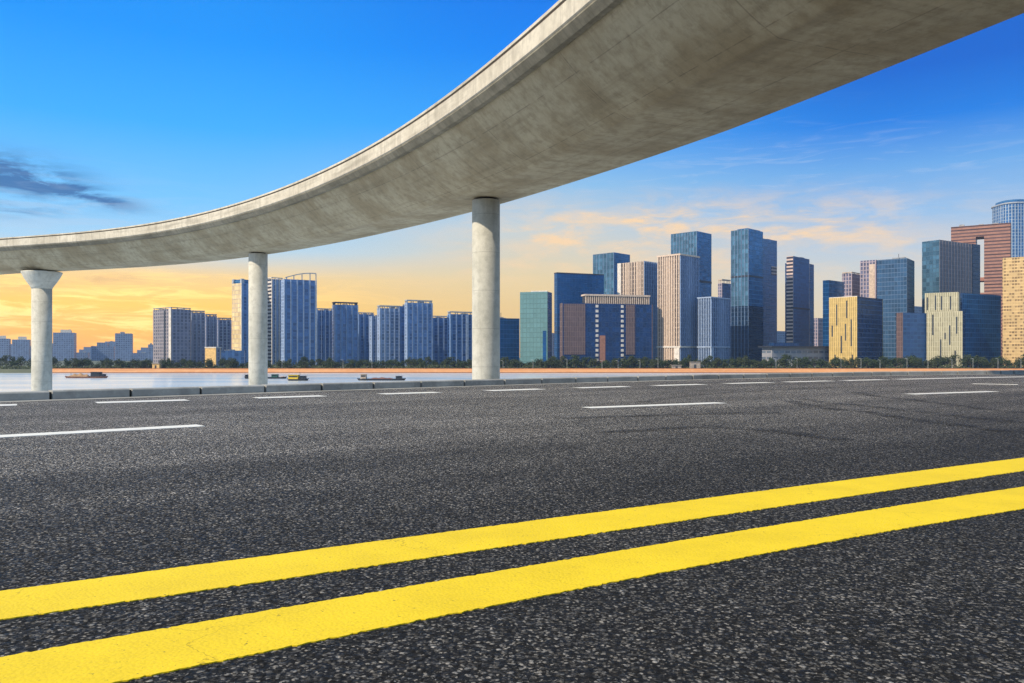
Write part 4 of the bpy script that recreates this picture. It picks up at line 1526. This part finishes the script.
for k in range(31):
    f = .26 + .70 * k / 30
    q = [t.at(1.0, t.R * f), t.at(2.2, t.R * f), t.at(2.2, t.R * (f + .011)), t.at(1.0, t.R * (f + .011))]
    mb.hexa([(p.x, p.y, t.z1 - 1) for p in q], [(p.x, p.y, zc - 1.3) for p in q])
mb.build('colonnade', M_FINP, t.root)
t.slab('colonnade_wall', M_DARK, 3.0, 9.0, t.R * .26, t.R * .97, t.z1 - 1.1, zc - 1.4)
t.slab('colonnade_beam', M_FINP, .6, 10.0, t.R * .25, t.R * .98, zc - 1.3, zc + .1)
# --- ribbed tower and neighbours
t = Tower('office_tower', 'pinkish ribbed stone tower with a pale-edged podium, in front of a taller glass tower', 658, 680, 698.5, 254, 655, 46, F_PINK, F_PINK_SHADE, 'tower')
t.fins('l', M_FINP, 9, .95, .8)
t.fins('r', M_FINB, 9, .8, .7)  # shaded-side fins coloured blue-grey in place of pink
t.band('roof_rim', M_FINP, t.z1 - .9, t.z1 + .4, .9)
t.band('podium_beam', M_CREST, t.z0 + 16.0, t.z0 + 17.3, 1.0)
t.slab('podium_pier', M_CREST, .0, 5.0, -1.0, -.85, t.z0, t.z0 + 15.9)
t = Tower('office_tower', 'tall steel-blue glass tower with fine vertical lines behind the ribbed stone tower', 671, 697, 711.5, 231, 830, 44, F_CYAN, F_BLUE, 'tower')
t.fins('l', M_FINB, 9, .4, .4)
t.slab('plant_floor', M_DARK, -.2, t.L + .2, -.2, t.R + .2, t.z0 + (t.z1 - t.z0) * .62, t.z0 + (t.z1 - t.z0) * .635)
t.plant(1, 2)
t = Tower('office_block', 'lower ribbed block with white fins on a tall podium beside the ribbed stone tower', 698.5, 711, 728.5, 297, 650, 46, F_DEEP, F_PINK_SHADE, 'office building')
t.fins('l', M_FINW, 7, .55, .7)
t.fins('r', M_FINB, 9, .7, .6)
t.band('podium_beam', M_FINW, t.z0 + 16.0, t.z0 + 17.0, .9)
t.band('roof_rim', M_FINW, t.z1 - .7, t.z1 + .3, .8)
t.slab('podium_pier', M_FINW, -.9, .0, -.9, 3.0, t.z0, t.z0 + 15.9)
t = Tower('far_tower', 'distant tower with an open roof frame glimpsed between two glass towers', 718, 722, 733, 283, 1000, 50, F_MAUVE, F_DEEP, 'tower')
t.crown_frame(M_FINP, 5, 2, 1.2)
t = Tower('office_tower', 'tallest mid-skyline glass tower with a dark lower half', 731, 748.5, 763, 228.7, 715, 46, F_CYAN, F_BLUE, 'tower')
t.slab('lower_glazing', F_INK, -.25, t.L + .25, -.25, t.R + .25, t.z0, t.z0 + (t.z1 - t.z0) * .44)
t.slab('plant_floor', M_DARK, -.3, t.L + .3, -.3, t.R + .3, t.z0 + (t.z1 - t.z0) * .652, t.z0 + (t.z1 - t.z0) * .664)
t.fins('l', M_FINB, 5, .35, .35)
t.slab('roof_step', F_BLUE, 2, t.L * .7, 2, t.R - 2, t.z1 - 1.2, t.z1 + 1.0)
t = Tower('office_tower', 'narrower blue glass tower standing right behind the tallest mid-skyline tower', 752, 762, 777, 238.3, 810, 50, F_BLUE, F_MIST, 'tower')
t.slab('balcony_stack', F_BALC, -.4, .05, t.R * .62, t.R * .97, t.z0 + (t.z1 - t.z0) * .72, t.z0 + (t.z1 - t.z0) * .79)
t.plant(1, 2)
t = Tower('office_tower', 'blue tower with a sunlit balcony edge and lower wings, standing apart above the low hall', 786.5, 793, 809.5, 256, 760, 44, F_BALC, F_SLATE, 'tower')
t.slab('plant_floor', M_DARK, -.3, t.L + .3, -.3, t.R + .3, t.z0 + (t.z1 - t.z0) * .52, t.z0 + (t.z1 - t.z0) * .535)
t.slab('wing', F_BLUE, t.L * .25, t.L * .9, t.R, t.R + 14.0, t.z0, EYE + (HZ - 262) * 775 / F)
t.slab('wing', F_DEEP, t.L, t.L + 4.2, 6.0, t.R * .9, t.z0, EYE + (HZ - 263) * 770 / F)
t.plant(1, 2)
t = Tower('low_hall', 'long low hall with a flat overhanging roof and cream walls behind the trees', 762, 772, 830, 347.5, 640, 66, F_CREAMW, F_CREAMW, 'hall')
t.slab('flat_roof', M_DARK, -2.5, t.L + 2, -2.5, t.R + 2, t.z1 + .003, t.z1 + 1.3)
t.slab('roof_storey', F_DEEP, 3.0, t.L - 3, 4.0, t.R * .5, t.z1 + 1.303, t.z1 + 4.0)
t.slab('entrance_wall', M_CREST, -1.2, .0, t.R * .1, t.R * .45, t.z0, t.z0 + 5.5)
t = Tower('far_block', 'small pinkish far block in the gap right of the stand-apart blue tower', 815.5, 818, 826, 318, 900, 50, F_MAUVE, F_MAUVE, 'building')
t = Tower('far_block', 'low hazy far block in the gap left of the stand-apart blue tower', 775, 777, 788, 331, 1200, 55, F_HAZED, F_HAZED, 'building')
t = Tower('far_block', 'low hazy far block in the narrow gap beside the tall gridded blue tower', 910, 912, 927, 306, 1100, 55, F_HAZED, F_HAZED, 'building')
# --- right-hand cluster
t = Tower('office_tower', 'dark blue glass tower at the head of the stepped cluster above the golden block', 823.5, 829, 844, 280, 745, 48, F_NAVY, F_BLUE, 'tower').plant(1, 2)
t = Tower('office_tower', 'mauve framed tower, second step of the cluster above the golden block', 842, 852, 862, 273.3, 800, 44, F_MAUVE, F_MAUVE, 'tower')
t.crown_frame(M_FINP, 1.6, 3, .7)
t = Tower('office_tower', 'mauve tower with a sunlit stripe, third step of the cluster above the golden block', 860, 876, 886, 259.7, 770, 40, F_MAUVE, F_MAUVE, 'tower')
t.slab('lit_stripe', M_FINP, 1.0, t.L * .42, -.25, .0, t.z0, t.z1 - 4)
t = Tower('office_tower', 'tall blue gridded glass tower with rooftop machinery and a dark side', 877, 907, 914.5, 258, 720, 38, F_STEEL, F_INK, 'tower')
t.plant(4, 3.5)
t.mast(.4, .5, 6)
t = Tower('office_block', 'golden stone block with tall dark window slots and a dark blue side', 829, 857, 883, 296.5, 640, 50, F_GOLD, F_DEEP, 'office building')
t.slots('l', M_SLOT, [(.5, .02, .10), (.72, .60, .90), (.40, .38, .62), (.78, .08, .18), (.36, .70, .95), (.55, .20, .45), (.2, .3, .68), (.16, .05, .18), (.88, .44, .60)], 1.1)
t.slab('roof_rim', M_CREST, .0, t.L, .0, .6, t.z1 + .003, t.z1 + .5)
t = Tower('office_block', 'small blue gridded block with a thin brownish edge between the golden and khaki blocks', 899.5, 902.5, 927.5, 312.5, 645, 66, F_BROWN, F_SLATE, 'office building').plant(1, 1.5)
t = Tower('office_block', 'khaki stone block with dark window slots, its upper half set back', 926.5, 962.5, 966, 311, 640, 33, F_KHAKI, F_DEEP, 'office building')
t.slots('l', M_SLOT, [(.82, .58, .95), (.6, .05, .5), (.35, .40, .75), (.16, .6, .9), (.2, .08, .3), (.48, .5, .62)], 1.1)
zz = EYE + (HZ - 293) * 655 / F
t.slab('upper_block', F_KHAKI, 3.0, t.L + 1.5, 3.0, 22.0, t.z1 - 1.1, zz)
for f in (.2, .45, .62, .85):
    t.slab('slot_window', M_SLOT, 3 + t.L * f, 3 + t.L * f + 1.1, 2.9, 3.1, t.z1 + 1.5, zz - 2 - 6 * (f % .3))
t = Tower('office_block', 'deep blue gridded glass block right beside the khaki slotted block', 957, 962, 1001, 293, 665, 62, F_DEEP, F_BLUE, 'office building')
t.plant(1, 1.5)
t = Tower('office_tower', 'tower with a blue glass side and grey ribbed face in front of the red-brown gate', 922, 939.5, 979.5, 239.7, 760, 58, F_CYAN, F_GREYV, 'tower')
t.fins('r', M_RIBD, 14, .4, .4)
t.slab('dark_edge', F_INK, -.7, .0, t.R * .80, t.R, t.z0, t.z1 + .2)
t.slab('base_band', M_REDB, -.8, t.L + .2, -.3, t.R, t.z0, t.z0 + 14)
# red-brown gate tower with a tall opening
t = Tower('gate_tower', 'red-brown striped gate-shaped tower with a tall slot opening', 951, 1010.5, 1014, 222.5, 860, 33, F_RED, F_GREYV, 'tower')
for ch in [q for q in bpy.data.objects if q.parent == t.root]:
    bpy.data.objects.remove(ch)
gz = lambda y: EYE + (HZ - y) * 868 / F
L1, L0 = t.L * .435, t.L * .575          # the slot, measured from the near corner
Rg = min(t.R, 26.0)
t.panel(F_RED, t.C, t.Ld, L1, -t.Rd, Rg, z1=gz(235.5), name='tower_leg')
t.panel(F_RED, t.C + t.Ld * L0, t.Ld, t.L - L0, -t.Rd, Rg, z1=gz(235.5), name='tower_leg', u0=L0)
t.panel(F_RED, t.C, t.Ld, t.L, -t.Rd, Rg, z0=gz(235.5) + .003, name='bridge_block')
t.panel(F_RED, t.C + t.Ld * (L1 + .01) + t.Rd * 3, t.Ld, L0 - L1 - .02, -t.Rd, Rg - 6, z1=gz(292), name='link_block')
t.slab('link_bridge', M_REDB, L1 + .02, L0 - .02, 3, Rg - 3, gz(280), gz(276.5))
t.slab('side_wall', F_INK, -.5, -.003, .4, Rg - .4, t.z0, t.z1 - .3)
for (f, h) in ((.78, 3.0), (.45, 2.0), (.2, 1.8)):
    t.slab('rooftop_plant', M_PLANT, t.L * f, t.L * f + 5, 8, 14, t.z1 + .003, t.z1 + h)
# rounded tallest tower
D_ = 980
root = empty('round_tower', ((1016 - 512) / F * D_, D_ + 20, GROUND), 'tallest blue tower with a rounded corner and white vertical lines', 'tower')
F_ROUND = facade('white_lined_blue_glass', (0.05, 0.16, 0.36, 1), (0.42, 0.50, 0.60, 1), 4.0, 3.4, .10, .26, metal=.4, var=.2)


def rounded(z0, z1, mat, name, grow=0.0):
    xa, xb = (993 - 512) / F * (D_ + 30) - grow, (1040 - 512) / F * (D_ + 30) + grow
    ya, yb, rr = D_ - grow, D_ + 42 + grow, 14.0
    ring = []
    for (cx, cy, a0) in ((xa + rr, ya + rr, 180), (xb - rr, ya + rr, 270), (xb - rr, yb - rr, 0), (xa + rr, yb - rr, 90)):
        for k in range(9):
            a = R(a0 + 90 * k / 8)
            ring.append((cx + rr * math.cos(a), cy + rr * math.sin(a)))
    mb = MB()
    mb.hexa([(x, y, z0) for x, y in ring], [(x, y, z1) for x, y in ring])
    return mb.build(name, mat, root)


zt = EYE + (HZ - 203) * D_ / F
rounded(GROUND, zt, F_ROUND, 'shaft')
rounded(zt + .003, zt + 1.6, M_STEEL, 'roof_rim', .8)
rounded(zt + 1.603, zt + 5.2, F_BLUE, 'crown', -2.5)
# gold chequered block at the edge
t = Tower('office_block', 'pale gold chequered block, in front of the tallest rounded tower', 1002.5, 1040, 1052, 255.7, 640, 36, F_SPECK, F_DEEP, 'office building')
t.plant(1, 2)
t.slab('glass_strip', F_CYAN, t.L * .28, t.L * .42, -.25, .0, t.z0, t.z0 + (t.z1 - t.z0) * .6)

# small pavilions among the trees
for (lab, pa, pb, yt, mat) in [('tiny orange sunlit kiosk on the bank below the grey apartment row', 153, 160, 363.2, M_WARM),
                               ('tiny cream pavilion on the bank in front of the ribbed stone tower', 690, 700, 361.8, M_CREST),
                               ('tiny flat cream kiosk on the bank below the podium of the ribbed tower', 672, 681, 365.0, M_CREST)]:
    d = 556.6
    x0, x1 = (pa - 512) / F * d, (pb - 512) / F * d
    z1 = EYE + (HZ - yt) * d / F
    root = empty('kiosk', ((x0 + x1) / 2, d, GROUND), lab, 'kiosk')
    if mat is M_CREST:
        mat = M_DULL
    mb = MB()
    mb.box(x0, x1, d - 1.2, d + 1.8, GROUND, z1 - .3)
    mb.build('wall', mat, root)
    mb = MB()
    mb.box(x0 - .3, x1 + .3, d - 1.7, d + 2.1, z1 - .297, z1)
    mb.build('roof', M_DULL, root)
    mb = MB()
    mb.box(x0 + (x1 - x0) * .35, x0 + (x1 - x0) * .6, d - 1.23, d - 1.1, GROUND + .05, GROUND + (z1 - GROUND) * .65)
    mb.build('door', M_SLOT, root)

# ------------------------------------------------------------------ air
USE_HAZE = True
if USE_HAZE:
    m = bpy.data.materials.new('haze_air')
    m.use_nodes = True
    nt = NT(m.node_tree)
    m.node_tree.nodes.remove(m.node_tree.nodes['Principled BSDF'])
    out = m.node_tree.nodes['Material Output']
    vol = nt.node('ShaderNodeVolumePrincipled')
    vol.inputs['Color'].default_value = (0.55, 0.72, 1.0, 1)
    vol.inputs['Density'].default_value = 0.00007
    vol.inputs['Anisotropy'].default_value = 0.2
    nt.l.new(vol.outputs[0], out.inputs['Volume'])
    mb = MB()
    mb.box(-4010, 2510, -430, 4010, -16.0, 205.0)
    tag(mb.build('haze', m), kind='stuff')
print('objects', len(bpy.data.objects))
